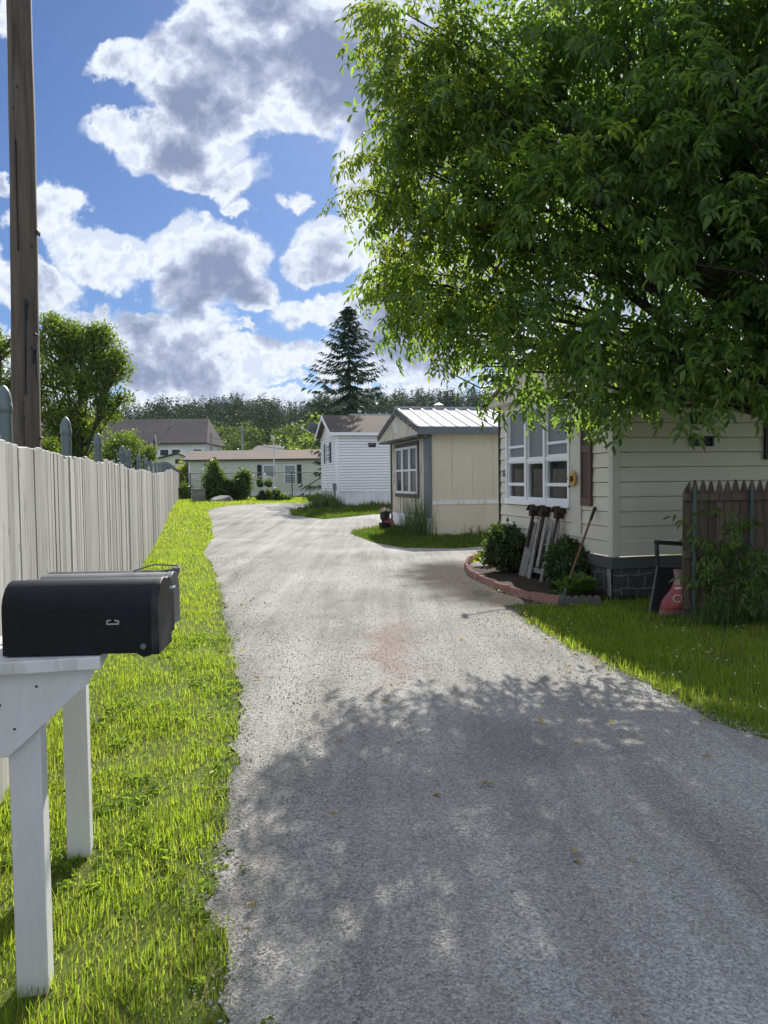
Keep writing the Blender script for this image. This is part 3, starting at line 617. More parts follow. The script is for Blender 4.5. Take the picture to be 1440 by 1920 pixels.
t1, b1 = mailbox(-.935, 2.40, 1.078, R(3.5), .455, .172, .220, MATS['black_box'], 'nearest black metal mailbox, its long matt side facing the viewer', handle=False)
mb = MB()
for (x0, z0, x1, z1) in ((.085, .092, .12, .092), (.085, .102, .097, .104), (.108, .103, .12, .101), (.085, .092, .086, .102), (.119, .092, .12, .102)): mb.bar((x0, -.0885, z0), (x1, -.0885, z1), .004, .004, hint=(0, 1, 0))
mb.build('flag_bracket', MATS['metal_pale'], t1)
mailbox(-.985, 2.61, 1.078, R(4), .46, .172, .196, MATS['scuffed_box'], 'second mailbox of the row, scuffed black with a small pale door pull')
mailbox(-1.02, 2.82, 1.078, R(3), .46, .16, .188, MATS['old_box'], 'third mailbox of the row, worn grey with a bright lit top edge', handle=False)
t4, b4 = mailbox(-1.09, 3.03, 1.078, R(3), .46, .16, .172, MATS['scuffed_box'], 'farthest mailbox of the row with its slanted door hanging slightly open', handle=False)
mb = MB(); mb.prism([(.225, -.03, .03), (.275, -.03, .180), (.255, -.03, .182), (.215, -.03, .16)], (0, .06, 0)); mb.tube([(.1, -.02, .172), (.18, -.02, .196), (.27, -.02, .190), (.278, -.02, .165)], .003, 5); mb.build('door_latch', MATS['slate_trim'], t4)
# ------------------------------------------------------------------ house kit
def Tg(p): return Vector((-p.y, p.x, p.z))          # gable wall: (along, out, z)
def Tl(p): return Vector((p.x, -p.y, p.z))          # long wall
def lap(mb, a0, a1, z0, z1, row, dep, holes=(), gap=.011):
    n = max(1, round((z1-z0)/row)); row = (z1-z0)/n
    for i in range(n):
        lo, hi = z0+i*row, z0+(i+1)*row; segs = [(a0, a1)]
        for (b0, b1, c0, c1) in holes:
            if c0 < hi-.02 and c1 > lo+.02:
                segs = [s for (p, q_) in segs for s in ((p, min(q_, b0)), (max(p, b1), q_)) if s[1]-s[0] > .01]
        for (p, q_) in segs:
            g_ = gap; mb.prism([(p, -.012, lo+g_), (p, dep, lo+g_), (p, dep*.96, lo+g_+row*.05), (p, dep*.25, hi+.002), (p, -.012, hi+.002)], (q_-p, 0, 0))
def window(parent, T, a0, a1, z0, z1, cols, rows, fwid, depth, fmat, pmat, lower=None):
    """frame with mullions and a recessed pane"""
    mb = MB(T); o = depth
    mb.box((a0, 0, z0), (a0+fwid, o, z1)); mb.box((a1-fwid, 0, z0), (a1, o, z1))
    mb.box((a0+fwid, 0, z0), (a1-fwid, o, z0+fwid)); mb.box((a0+fwid, 0, z1-fwid), (a1-fwid, o, z1))
    iw = (a1-a0-2*fwid)/cols; ih = (z1-z0-2*fwid)/rows
    for i in range(1, cols): c = a0+fwid+i*iw; mb.box((c-fwid*.5, 0, z0+fwid), (c+fwid*.5, o-.004, z1-fwid))
    for j in range(1, rows): c = z0+fwid+j*ih; mb.box((a0+fwid, 0, c-fwid*.4), (a1-fwid, o-.008, c+fwid*.4))
    wf = mb.build('window', fmat, parent, bevel=.003)
    mb = MB(T); mb.box((a0+fwid*.5, .004, z0+fwid*.5), (a1-fwid*.5, max(.012, depth*.35), z1-fwid*.5)); mb.build('pane', pmat, wf)
    return wf
def shutter(parent, T, a0, a1, z0, z1, mat, louvres=18, out0=.02):
    mb = MB(T); f_ = .045
    mb.box((a0, out0, z0), (a1, out0+.012, z1)); mb.box((a0, out0+.012, z0), (a0+f_, out0+.035, z1)); mb.box((a1-f_, out0+.012, z0), (a1, out0+.035, z1))
    zm = z0+(z1-z0)*.56
    for c in (z0+.07, zm, z1-.05): mb.box((a0+f_, out0+.012, c-.06 if c != z0+.07 else z0), (a1-f_, out0+.033, c+.05))
    for i in range(louvres):
        c = z0+.15+(z1-z0-.27)*i/(louvres-1)
        if abs(c-zm) < .07: continue
        mb.prism([(a0+f_, out0+.012, c-.016), (a0+f_, out0+.030, c-.016), (a0+f_, out0+.014, c+.018)], (a1-a0-2*f_, 0, 0))
    return mb.build('shutter', mat, parent)
def text_part(body, size, mat, parent, M, name, shear=0., ext=.004):
    cu_ = bpy.data.curves.new(name, 'FONT'); cu_.body = body; cu_.size = size; cu_.extrude = ext; cu_.shear = shear; cu_.align_x = 'CENTER'; cu_.align_y = 'CENTER'
    tmp = bpy.data.objects.new('tmp', cu_); COL.objects.link(tmp); dg = bpy.context.evaluated_depsgraph_get()
    me = bpy.data.meshes.new_from_object(tmp.evaluated_get(dg)); bpy.data.objects.remove(tmp); bpy.data.curves.remove(cu_)
    me.transform(M); me.materials.clear(); me.materials.append(mat); me.name = name
    return link(bpy.data.objects.new(name, me), parent)
def MG(a, z, out): # text matrix for the gable wall (reads from the lane side)
    return Matrix(((0, 0, -1, -out), (-1, 0, 0, a), (0, 1, 0, z), (0, 0, 0, 1)))
def gable_roof(W, D, ez, rz, ov, ovg, th):
    """roof slabs in house space: ridge along x; returns list of prisms"""
    mb = MB(); h = D/2
    for sgn in (0, 1):
        ye = -ov if sgn == 0 else D+ov; sl_ = (rz-ez)/h; ze = ez-sl_*ov
        mb.prism([(-ovg, ye, ze), (-ovg, h, rz), (-ovg, h, rz+th), (-ovg, ye, ze+th)], (W+2*ovg, 0, 0))
    return mb
# ------------------------------------------------------------------ cream house, number 52
h52 = thing('mobile_home', 'cream lap sided mobile home numbered 52 under the large leafy tree', 'mobile home', (H52.x, H52.y, 0), HA, 'mobile homes along the lane')
W5, D5, Z0, Z1 = 9., 3.87, .555, 2.86
wa0, wa1, wz0, wz1 = 1.14, 3.52, 1.15, 2.74
mb = MB(Tg); lap(mb, .07, D5-.02, Z0, Z1, .2, .022, [(wa0, wa1, wz0, wz1)])
mb.T = Tl; lap(mb, .07, W5, Z0, Z1, .2, .022)
mb.T = None; mb.box((W5-.02, .03, Z0), (W5, D5-.03, Z1)); mb.box((.03, D5-.03, Z0), (W5, D5, Z1)); mb.box((.01, .012, Z1-.02), (W5, D5-.01, Z1+.005))
mb.build('wall', MATS['cream'], h52)
mb = MB(); mb.box((-.034, -.034, Z0-.0), (.07, .0, Z1)); mb.box((-.034, .001, Z0), (0, .07, Z1)); mb.build('corner_trim', MATS['cream_trim'], h52, bevel=.004)
mb = MB(Tg); mb.box((D5-.02, -.03, .05), (D5+.03, .035, Z1)); mb.build('downspout', MATS['dark_wood'], h52)
mb = MB(Tg); mb.box((.82, .023, 1.0), (wa0-.002, .036, Z1-.01)); mb.prism([(.82, .023, 1.0), (wa0-.002, .023, 1.0), (.82, .023, .80)], (0, .010, 0)); mb.box((wa0-.002, .023, wz1+.002), (wa1+.02, .034, Z1-.01)); mb.build('window_surround', MATS['cream_trim'], h52)
# triple window: casing, three sashes, glass, lace
mb = MB(Tg); cw = .055
mb.box((wa0, -.02, wz0+.09), (wa0+cw, .055, wz1)); mb.box((wa1-cw, -.02, wz0+.09), (wa1, .055, wz1)); mb.box((wa0+cw, -.02, wz1-cw), (wa1-cw, .055, wz1)); mb.box((wa0-.02, -.02, wz0), (wa1+.02, .075, wz0+.09))
mus = [1.99, 2.70]
for c in mus: mb.box((c-.035, -.02, wz0+.09), (c+.035, .05, wz1-cw))
w52 = mb.build('window', MATS['vinyl_white'], h52, bevel=.004)
cells = [(wa0+cw, mus[0]-.035), (mus[0]+.035, mus[1]-.035), (mus[1]+.035, wa1-cw)]
for i, (p, q_) in enumerate(cells):
    mb = MB(Tg); s = .03
    zt = 1.88 if i != 1 else 1.86
    mb.box((p, -.03, zt-.028), (q_, .034, zt+.02))
    if i != 1:
        mb.box((p+.02, -.03, 2.09), (q_-.02, .022, 2.13)); mb.box((p, -.03, 1.46), (q_, .03, 1.51))
    for (z0, z1, o_) in ((wz0+.09, zt-.028, .018), (zt+.02, wz1-cw, .008)):
        mb.box((p, -.03, z0), (p+s, o_, z1)); mb.box((q_-s, -.03, z0), (q_, o_, z1)); mb.box((p+s, -.03, z0), (q_-s, o_, z0+s*1.3)); mb.box((p+s, -.03, z1-s*.6), (q_-s, o_, z1))
    mb.build('sash', MATS['vinyl_white'], w52)
    mb = MB(Tg); mb.box((p+.01, -.026, zt), (q_-.01, -.018, wz1-.05)); mb.build('insect_screen', MATS['glass_screen'], w52)
    mb = MB(Tg); mb.box((p+.01, -.026, wz0+.09), (q_-.01, -.020, zt-.01)); mb.build('pane', MATS['glass_clear'], w52)
    mb = MB(Tg); vs, fs = [], []; nn = 24
    lo_, hi_ = wz0+.08, zt
    def edge(u):      # scalloped swag edge of the lace
        return lo_+(hi_-lo_)*((.30+.62*abs(2*u-1)**1.5) if i != 1 else (.78-.10*abs(2*u-1)))
    for j in range(nn+1):
        u = j/nn; a = p+(q_-p)*u; o_ = -.055+.010*math.sin(u*34)
        vs += [(a, o_, lo_), (a, o_, edge(u)), (a, o_-.004, lo_), (a, o_-.004, edge(u))]
    for j in range(nn): b = j*4; fs += [(b, b+4, b+5, b+1), (b+2, b+3, b+7, b+6), (b+1, b+5, b+7, b+3)]
    mb.add(vs, fs); mb.build('lace_curtain', MATS['lace'], w52)
mb = MB(Tg); mb.box((wa0+.02, -.9, wz0+.1), (wa1-.02, -.88, wz1)); mb.box((wa0, -.9, wz0+.05), (wa1, -.03, wz0+.08)); mb.box((wa0-.02, -.9, wz0), (wa0, -.03, wz1)); mb.box((wa1, -.9, wz0), (wa1+.02, -.03, wz1)); mb.box((wa0, -.9, wz1), (wa1, -.03, wz1+.02)); mb.build('room_lining', MATS['dark_trim'], h52)
shutter(h52, Tg, .51, .80, 1.2, 2.6, MATS['brown_plastic'], 34)
shutter(h52, Tl, 2.22, 2.62, 1.80, 2.62, MATS['black_shutter'], 16)
mb = MB(); mb.box((-.05, -.05, .405), (W5, -.002, .552)); mb.box((-.05, -.002, .405), (-.002, D5, .552)); mb.build('skirt_band', MATS['skirt_band'], h52, bevel=.004)
mb = MB(); mb.box((.0, -.018, .05), (W5, .03, .404)); mb.box((-.022, .10, -.02), (.03, D5, .404)); mb.build('skirting', MATS['faux_stone'], h52)
mb = MB(); mb.box((-.01, -.03, -.03), (W5, .02, .049)); mb.build('sill_beam', MATS['dark_wood'], h52)
mb = MB(); mb.prism([(-.03, .09, -.02), (-.03, .02, -.02), (-.05, .005, .40), (-.035, .095, .40)], (.012, -.004, 0)); mb.build('skirt_flap', MATS['metal_pale'], h52)
for (z0, z1) in ((1.98, 2.11), (2.27, 2.42)):
    mb = MB(Tl); mb.box((1.10, .012, z0), (1.43, .03, z1-.02)); mb.box((1.07, .012, z1-.02), (1.46, .075, z1)); mb.box((1.10, .03, z0), (1.13, .055, z1-.02)); mb.box((1.40, .03, z0), (1.43, .055, z1-.02)); mb.box((1.13, .03, z0+.035), (1.40, .045, z0+.05)); mb.build('wall_vent', MATS['black_shutter'], h52)
mb = gable_roof(W5, D5, 2.90, 3.42, .22, .27, .05); mb.build('roof', MATS['shingle_brown'], h52)
mb = MB(); x_ = -.22; mb.prism([(x_, -.18, 2.866), (x_, D5+.18, 2.866), (x_, D5/2, 3.40)], (.03, 0, 0))
for i in range(26): 
    y = -.1+i*.157; zt = 2.87+max(0, (1-abs(y-D5/2)/(D5/2))*.47)
    mb.box((x_-.012, y, 2.868), (x_-.001, y+.018, max(2.9, zt)))
mb.box((x_, -.18, 2.835), (-.001, D5+.18, 2.865)); mb.build('pediment', MATS['cream'], h52)
mb = MB(); mb.tube([(-.25, D5+.15, 2.90), (-.32, D5+.02, 2.87), (-.03, D5+.02, 2.85), (-.012, D5+.005, 2.76)], .022, 8); mb.build('gutter_elbow', MATS['dark_wood'], h52)
text_part('52', .155, MATS['black_plastic'], h52, MG(3.665, 1.67, .028), 'house_number', .25)
# dish aerial on the roof edge
dsh = thing('satellite_dish', 'slim aerial arm with a small box end above the eave of the cream house', 'satellite dish', at(900, 727, 14.1))
p0 = Vector((0, 0, 0)); p1 = at(852, 703, 14.0)-at(900, 727, 14.1)
mb = MB(); mb.tube([p0, p1], .014, 8); mb.build('arm', MATS['galv'], dsh); mb = MB(); mb.box(tuple(p1+Vector((-.06, -.05, -.06))), tuple(p1+Vector((.01, .05, .09)))); mb.build('receiver', MATS['galv'], dsh, bevel=.006)
mb = MB(); mb.lathe([(.05, 0), (.2, .03), (.32, .085), (.325, .09), (.2, .04), (.02, .012)], n=22)
do = mb.build('reflector', MATS['galv'], dsh, smooth=True); do.location = (.42, .1, .16); do.rotation_euler = (0, R(-62), R(10))
mb = MB(); mb.tube([(0, 0, 0), (.45, .12, .05), (.55, .15, -.45)], .02, 8); mb.build('mast', MATS['galv'], dsh)
# ------------------------------------------------------------------ beige house, number 54
h54 = thing('mobile_home', 'weathered beige mobile home with white metal roof and blue grey trim', 'mobile home', (H54.x, H54.y, 0), HA, 'mobile homes along the lane')
W4, D4 = 12., 4.45
mb = MB(); mb.box((0, 0, .9), (W4, D4, 3.02)); 
mb.prism([(0.002, 0, 3.02), (0.002, D4, 3.02), (0.002, D4/2, 3.6)], (W4-.01, 0, 0)); mb.build('wall', MATS['beige'], h54)
mb = MB(Tg); zs = [.62]
mb.box((.55, .002, .50), (1.05, .016, 2.7)); mb.box((1.05, .002, .50), (4.4, .016, 1.10)); mb.box((3.95, .002, 1.1), (4.4, .016, 2.7)); mb.box((1.05, .002, 2.7), (4.4, .016, 2.78)); mb.build('gable_panel', MATS['beige_dirty'], h54)
mb = MB(Tg)
for a in (1.9, 2.9, 3.3): mb = MB(Tg); mb.box((a, .016, .52), (a+.035, .021, 1.09)); mb.build('wood_batten', MATS['dark_wood'], h54)
mb = MB(Tl)
for a in (.62, 1.22, 1.83, 2.44, 3.05): mb.box((a, .0, .98), (a+.012, .006, 2.88))
mb.build('panel_seam', MATS['beige_dirty'], h54)
mb = MB(Tl); mb.box((.02, .001, .87), (W4, .035, .975)); mb.build('belt_trim', MATS['chipped_white'], h54)
mb = MB(Tl); mb.box((.0, -.05, -.05), (W4, .018, .868)); mb.build('skirting', MATS['beige'], h54)
mb = MB(Tg); mb.box((.0, -.05, -.05), (D4, .012, .43)); mb.box((.0, -.0, .431), (D4, .03, .50)); mb.build('gable_skirting', MATS['skirt_white'], h54)
mb = MB(Tg); mb.box((-.02, .0, .505), (.50, .05, 2.74)); mb.box((-.06, -.03, .505), (-.001, .05, 2.88)); mb.build('corner_board', MATS['slate_trim'], h54)
mb = MB(Tg); mb.box((D4-.05, .017, .05), (D4+.06, .05, 2.76)); mb.build('corner_board', MATS['dark_trim'], h54)
mb = MB(Tg); mb.box((1.08, .017, 1.02), (3.95, .035, 1.13)); mb.box((1.08, .017, 1.13), (1.20, .035, 2.70)); mb.box((3.82, .017, 1.13), (3.95, .035, 2.70)); mb.box((1.08, .017, 2.58), (3.95, .035, 2.70)); mb.build('window_surround', MATS['dark_trim'], h54)
for (a0, a1) in ((1.21, 2.06), (2.08, 2.93), (2.95, 3.80)): window(h54, Tg, a0, a1, 1.14, 2.57, 1, 2, .075, .06, MATS['white_paint'], MATS['glass_dark'])
mb = MB(); x_ = -.40
mb.prism([(x_, -.16, 3.0), (x_, -.16, 2.80), (x_, D4+.16, 2.80), (x_, D4+.16, 3.0), (x_, D4/2, 3.62)], (.40, 0, 0)); mb.build('pediment', MATS['beige_dirty'], h54)
mb = MB(Tg); mb.box((-.18, .0, 2.74), (D4+.18, .415, 2.798)); 
mb.build('soffit_trim', MATS['peeled_trim'], h54)
mb = MB(); 
for (ya, yb) in ((-.30, D4/2), (D4+.30, D4/2)): mb.bar((x_-.02, ya, 2.93), (x_-.02, yb, 3.60), .035, .17)
mb.build('rake_board', MATS['peeled_trim'], h54)
mb = MB(Tg); mb.box((2.05, .401, 2.98), (2.5, .412, 3.30))
for i in range(9): mb.box((2.08, .412, 3.0+i*.033), (2.47, .425, 3.014+i*.033))
mb.build('gable_vent', MATS['chipped_white'], h54)
mb = gable_roof(W4, D4, 3.06, 3.70, .28, .42, .035)
sl4 = (3.70-3.06)/(D4/2)
for i in range(36):
    x = -.40+i*.36
    mb.prism([(x, -.28, 3.06-sl4*.28+.036), (x, D4/2, 3.736), (x, D4/2, 3.765), (x, -.28, 3.06-sl4*.28+.062)], (.04, 0, 0), 1)
mb.box((-.42, D4/2-.12, 3.716), (W4+.4, D4/2+.12, 3.775)); mb.build('roof', [MATS['white_roof'], MATS['slate_trim']], h54)
mb = MB(); mb.box((-.42, -.305, 2.80), (W4+.4, -.27, 2.995)); mb.build('fascia', MATS['slate_trim'], h54)
mb = MB(); mb.tube([(1.1, D4/2+.5, 3.6), (1.1, D4/2+.5, 3.86)], .07, 12); mb.lathe([(.17, 3.86), (.17, 3.885), (.02, 3.95)], (1.1, D4/2+.5, 0), 12); mb.build('roof_vent', MATS['galv'], h54, smooth=True)
text_part('5', .17, MATS['black_plastic'], h54, MG(4.15, 1.72, .022), 'house_number'); text_part('4', .17, MATS['black_plastic'], h54, MG(4.15, 1.50, .022), 'house_number')
# ------------------------------------------------------------------ white vinyl house
hw = thing('mobile_home', 'white vinyl sided mobile home with brown shingle roof beside the spruce', 'mobile home', (HW.x, HW.y, HW.z), HA, 'mobile homes along the lane')
W3, D3, zs, ze = 12., 4.65, .68, 3.40
wh = [(.99, 1.2, 1.0, 1.1)]
mb = MB(Tg); lap(mb, .08, D3, zs, ze, .13, .022, gap=.022); mb.T = Tl; lap(mb, .10, W3, zs, ze, .13, .022, gap=.022)
mb.T = None; mb.prism([(-.004, .0, ze), (-.004, D3, ze), (-.004, D3/2, ze+.9)], (.02, 0, 0)); mb.box((.02, D3-.02, zs), (W3, D3, ze)); mb.box((W3-.02, .02, zs), (W3, D3-.02, ze))
mb.T = Tg
for i in range(7):
    z = ze+i*.115; hw_ = D3/2*(1-(z+.115-ze)/.95); mb.prism([(D3/2-hw_, .0, z), (D3/2-hw_, .02, z), (D3/2-hw_, .006, z+.115), (D3/2-hw_, 0, z+.115)], (2*hw_, 0, 0))
mb.build('wall', MATS['vinyl_white'], hw)
mb = MB(); mb.box((-.03, -.03, .02), (.10, .0, ze)); mb.box((-.03, .001, .02), (-.001, .09, ze)); mb.build('corner_trim', MATS['vinyl_white'], hw, bevel=.004)
mb = MB(Tl); 
for i in range(40): mb.box((.1+i*.3, -.02, -.05), (.1+i*.3+.285, .012, zs-.02))
mb.box((.1, -.02, -.05), (W3, .004, zs-.03)); mb.box((.1, -.02, zs-.03), (W3, .028, zs+.005)); mb.T = Tg
for i in range(15): mb.box((.09+i*.3, -.02, -.05), (.09+i*.3+.285, .012, zs-.02))
mb.box((.09, -.02, -.05), (D3, .004, zs-.03)); mb.box((.09, -.02, zs-.03), (D3, .028, zs+.005)); mb.build('skirting', MATS['skirt_white'], hw)
window(hw, Tg, 1.62, 2.95, 2.12, 3.02, 2, 2, .06, .05, MATS['vinyl_white'], MATS['glass_dark'])
shutter(hw, Tg, 1.22, 1.58, 2.08, 3.06, MATS['black_shutter'], 14); shutter(hw, Tg, 3.0, 3.36, 2.08, 3.06, MATS['black_shutter'], 14)
mb = MB(Tl); mb.box((1.56, .012, 2.76), (1.90, .03, 2.80)); mb.box((1.56, .012, 2.80), (1.60, .05, 2.92)); mb.box((1.86, .012, 2.80), (1.90, .05, 2.92)); mb.box((1.54, .012, 2.92), (1.92, .07, 2.96)); mb.box((1.60, .012, 2.80), (1.86, .02, 2.92)); mb.build('wall_vent', MATS['black_shutter'], hw)
mb = gable_roof(W3, D3, ze+.08, ze+.98, .22, .28, .06); mb.build('roof', MATS['shingle_brown'], hw)
mb = MB()
for (ya, yb) in ((-.22, D3/2), (D3+.22, D3/2)): mb.bar((-.30, ya, ze-.06), (-.30, yb, ze+.93), .03, .17)
mb.box((-.30, -.24, ze-.10), (W3+.2, -.21, ze+.045)); mb.box((-.28, -.21, ze-.10), (-.03, .06, ze-.03)); mb.build('fascia', MATS['vinyl_white'], hw)
mb = MB(); mb.box((1.2, D3/2+.2, ze+.92), (9, D3/2+.9, ze+1.14)); mb.build('roof_cap', MATS['white_roof'], hw)
#PART4
# ------------------------------------------------------------------ pale green mobile home across the end of the lane
gY = 58.; gl = at(356, 930, gY); hg = thing('mobile_home', 'long pale green mobile home with patchy reddish shingle roof across the lane end', 'mobile home', (gl.x, gY, .35), R(2), 'mobile homes along the lane')
Wg, Dg = 16., 4.2
wg0, wg1 = 5.45, 6.25
mb = MB(Tl); lap(mb, 0, Wg, .42, 2.82, .17, .024, gap=.03); mb.T = None; mb.box((0, .04, .42), (Wg, Dg, 2.82)); mb.build('wall', MATS['pale_green'], hg)
mb = MB(Tl); mb.box((0, -.03, -.1), (Wg, -.004, .42)); mb.build('skirting', MATS['skirt_white'], hg)
mb = MB(Tl); mb.box((-.05, -.03, .42), (.06, .03, 2.82)); mb.build('corner_trim', MATS['vinyl_white'], hg)
for (a0, a1) in ((5.52, 6.55), (7.1, 8.02)):
    wf = window(hg, Tl, a0, a1, .95 if a0 > 7 else 1.45, 2.42, 1, 2 if a0 > 7 else 1, .08, .06, MATS['vinyl_white'], MATS['glass_pale'])
shutter(hg, Tl, 5.10, 5.42, 1.0, 2.42, MATS['black_shutter'], 14); shutter(hg, Tl, 8.10, 8.42, 1.0, 2.42, MATS['black_shutter'], 14)
mb = MB(); mb.prism([(-.4, -.25, 2.85), (-.4, Dg/2, 3.62), (-.4, Dg+.25, 2.85)], (Wg+.8, 0, 0)); ro = mb.build('roof', MATS['shingle_mixed'], hg)
mb = MB(); mb.box((-.42, -.28, 2.76), (Wg+.4, -.252, 2.87)); mb.build('fascia', MATS['dark_trim'], hg)
# steps with a handrail at its right
st = thing('entry_steps', 'small wooden entry steps with a sloping handrail beside the white house', 'steps', at(594, 930, 49.) - Vector((0, 0, 0)), R(2)); st.location.z = .35
mb = MB()
for i in range(4): mb.box((-.1+i*.28, 0, 0), (.18+i*.28, 1.1, .19*(i+1)))
mb.build('tread', MATS['grey_wood'], st)
mb = MB(); mb.bar((-1.0, -.03, .62), (.35, -.03, 1.42), .05, .06); mb.bar((.35, -.03, 1.42), (1.1, -.03, 1.42), .05, .06); mb.bar((-.42, -.03, 0), (-.42, -.03, .95), .05, .05); mb.build('handrail', MATS['dark_wood'], st)
mb = MB()
for x in (.36, .56, .76, .96): mb.bar((x, -.03, 0), (x, -.03, 1.42), .07, .06)
mb.build('railing_post', MATS['dark_wood'], st)
# chain-link fence in front of it
cf = thing('chain_link_fence', 'low dark chain link fence in front of the pale green mobile home', 'fence', (at(357, 930, 50).x, 50., .35), 0)
tx = at(357, 930, 50).x
for px in (357, 469, 548, 640):
    mb = MB(); x = at(px, 930, 50).x-tx; mb.tube([(x, 0, -.05), (x, 0, 1.78)], .035, 8); mb.build('post', MATS['dark_trim'], cf)
mb = MB(); mb.tube([(-.3, 0, 1.74), (10.5, 0, 1.74)], .026, 8); mb.tube([(0, 0, 1.6), (1.0, 0, 1.0)], .02, 6); mb.build('rail', MATS['dark_trim'], cf)
mb = MB()
for i in range(90):
    x = i*.115
    mb.bar((x, 0, 0), (min(10.4, x+1.7), 0, min(1.7, 10.4-x)), .004, .004, hint=(0, 1, 0)); mb.bar((x, 0.004, min(1.7, x)), (max(0, x-1.7), .004, max(0, min(1.7, x)-1.7)), .004, .004, hint=(0, 1, 0)) if x > .2 else None
mb.build('wire_mesh', MATS['galv'], cf)
# ------------------------------------------------------------------ buildings behind
gb = thing('long_building', 'long building with a dark grey shingle roof behind the deciduous tree', 'building', (at(290, 870, 82).x, 82., .35), R(1))
gx0, gx1 = at(130, 870, 82).x-gb.location.x, at(383, 870, 82).x-gb.location.x
mb = MB(); mb.box((gx0, 0, 0), (gx1, 10, 5.45)); mb.build('wall', MATS['skirt_white'], gb)
zr = at(290, 786, 87).z-.35
mb = MB()
mb.add([(gx0-.4, -.5, 5.30), (gx1+.4, -.5, 5.30), (gx1+.4, 10.5, 5.30), (gx0-.4, 10.5, 5.30), (gx0+.3, 5, zr), (gx1-.5, 5, zr)], [(0, 1, 5, 4), (1, 2, 5), (2, 3, 4, 5), (3, 0, 4), (0, 3, 2, 1)]); mb.build('roof', MATS['shingle_grey'], gb)
mb = MB(); mb.box((gx0-.45, -.53, 5.18), (gx1+.45, -.505, 5.34)); mb.build('fascia', MATS['dark_trim'], gb)
mb = MB(); vp = at(323, 797, 85.6)-Vector((gb.location.x, 82, .35)); mb.tube([vp+Vector((0, 0, -1.2)), vp+Vector((0, 0, .15))], .09, 8); mb.build('vent_pipe', MATS['white_roof'], gb)
for px in (308, 330, 370): 
    x = at(px, 846, 82).x-gb.location.x; window(gb, Tl, x-.55, x+.55, 3.9 if px < 350 else 4.2, 4.75, 1, 1, .12, .05, MATS['vinyl_white'], MATS['glass_dark'])
sd = thing('shed', 'small grey green gable shed poking above the far end of the board fence', 'shed', (at(328, 880, 67).x, 67., .35), R(3))
mb = MB(); zp = at(335, 849, 67).z-.35; mb.prism([(-1.7, 0, 0), (1.2, 0, 0), (1.2, 0, zp-.55), (.32, 0, zp-.1), (-1.7, 0, zp-.6)], (0, 3, 0)); mb.build('wall', MATS['pale_green'], sd)
mb = MB(); mb.bar((.32, -.25, zp), (-2.0, -.25, zp-.58), .06, .08); mb.prism([(.32, -.3, zp-.06), (.32, -.3, zp+.02), (-2.0, -.3, zp-.55), (-2.0, -.3, zp-.63)], (0, 3.6, 0)); mb.prism([(.325, -.3, zp-.06), (.325, -.3, zp+.02), (1.45, -.3, zp-.52), (1.45, -.3, zp-.60)], (0, 3.6, 0)); mb.build('roof', MATS['shingle_grey'], sd)
window(sd, Tl, .05, .55, zp-.95, zp-.55, 1, 1, .06, .04, MATS['dark_trim'], MATS['glass_dark'])
gh = thing('house', 'small house with a pale grey gable roof peeking above the green mobile home', 'house', (at(503, 880, 78).x, 78., .35), R(4))
ze2 = at(500, 846, 78).z-.35; zr2 = at(500, 835, 80).z-.35
mb = MB(); mb.box((-1.6, 0, 0), (1.5, 5, ze2)); mb.prism([(1.5, 0, ze2), (1.5, 5, ze2), (1.5, 2.5, zr2-.06)], (-.04, 0, 0)); mb.build('wall', MATS['brown_plastic'], gh)
mb = MB(); mb.prism([(-1.8, -.2, ze2-.05), (-1.2, 2.5, zr2), (1.1, 2.5, zr2), (1.8, -.2, ze2-.05)], (0, .02, .05)); mb.prism([(-1.2, 2.53, zr2), (-1.8, 5.2, ze2-.05), (1.8, 5.2, ze2-.05), (1.1, 2.53, zr2)], (0, .02, .05)); mb.build('roof', MATS['pale_roof'], gh)
# ------------------------------------------------------------------ distant poles and wires
def far_pole(px, ytop, Y, rad, label, arm=False):
    p = at(px, 880, Y); t = thing('utility_pole', label, 'utility pole', (p.x, Y, .3)); zt = at(px, ytop, Y).z-.3
    mb = MB(); mb.tube([(0, 0, 0), (0, 0, zt)], [rad, rad*.8], 10); mb.build('shaft', MATS['grey_wood'], t, smooth=True); return t, zt
fp1, z1_ = far_pole(455.5, 798, 76, .15, 'distant grey utility pole rising above the middle of the green home')
mb = MB(); mb.bar((-.6, -.2, z1_-.5), (.6, -.2, z1_-.5), .1, .1); mb.build('crossarm', MATS['grey_wood'], fp1)
fp2, z2_ = far_pole(396.5, 812, 80, .14, 'distant utility pole with a street lamp at the right end of the grey roof')
mb = MB(); mb.tube([(0, -.1, z2_-2.4), (.5, -.2, z2_-1.9), (.85, -.2, z2_-1.75), (1.15, -.2, z2_-1.8)], .045, 6); mb.build('lamp_arm', MATS['galv'], fp2); mb = MB(); mb.box((1.0, -.32, z2_-1.92), (1.5, -.08, z2_-1.78)); mb.build('lamp_head', MATS['galv'], fp2, bevel=.03)
mb = MB(); mb.lathe([(.3, z2_-3.6), (.36, z2_-3.5), (.36, z2_-1.9), (.3, z2_-1.8)], (-.55, .1, 0), 12); mb.build('transformer', MATS['slate_trim'], fp2, smooth=True)
def wire(name, a, b, sag, rad, label):
    mb = MB(); n = 14; pts = []
    for i in range(n+1):
        u = i/n; p = a.lerp(b, u); p = p-Vector((0, 0, sag*4*u*(1-u))); pts.append(p)
    mb.tube(pts, rad, 5); o = mb.build(name, MATS['black_plastic']); return tag(o, label, 'power line', 'overhead lines between the distant poles')
pA = Vector(fp1.location)+Vector((0, 0, z1_)); pB = Vector(fp2.location)+Vector((0, 0, z2_))
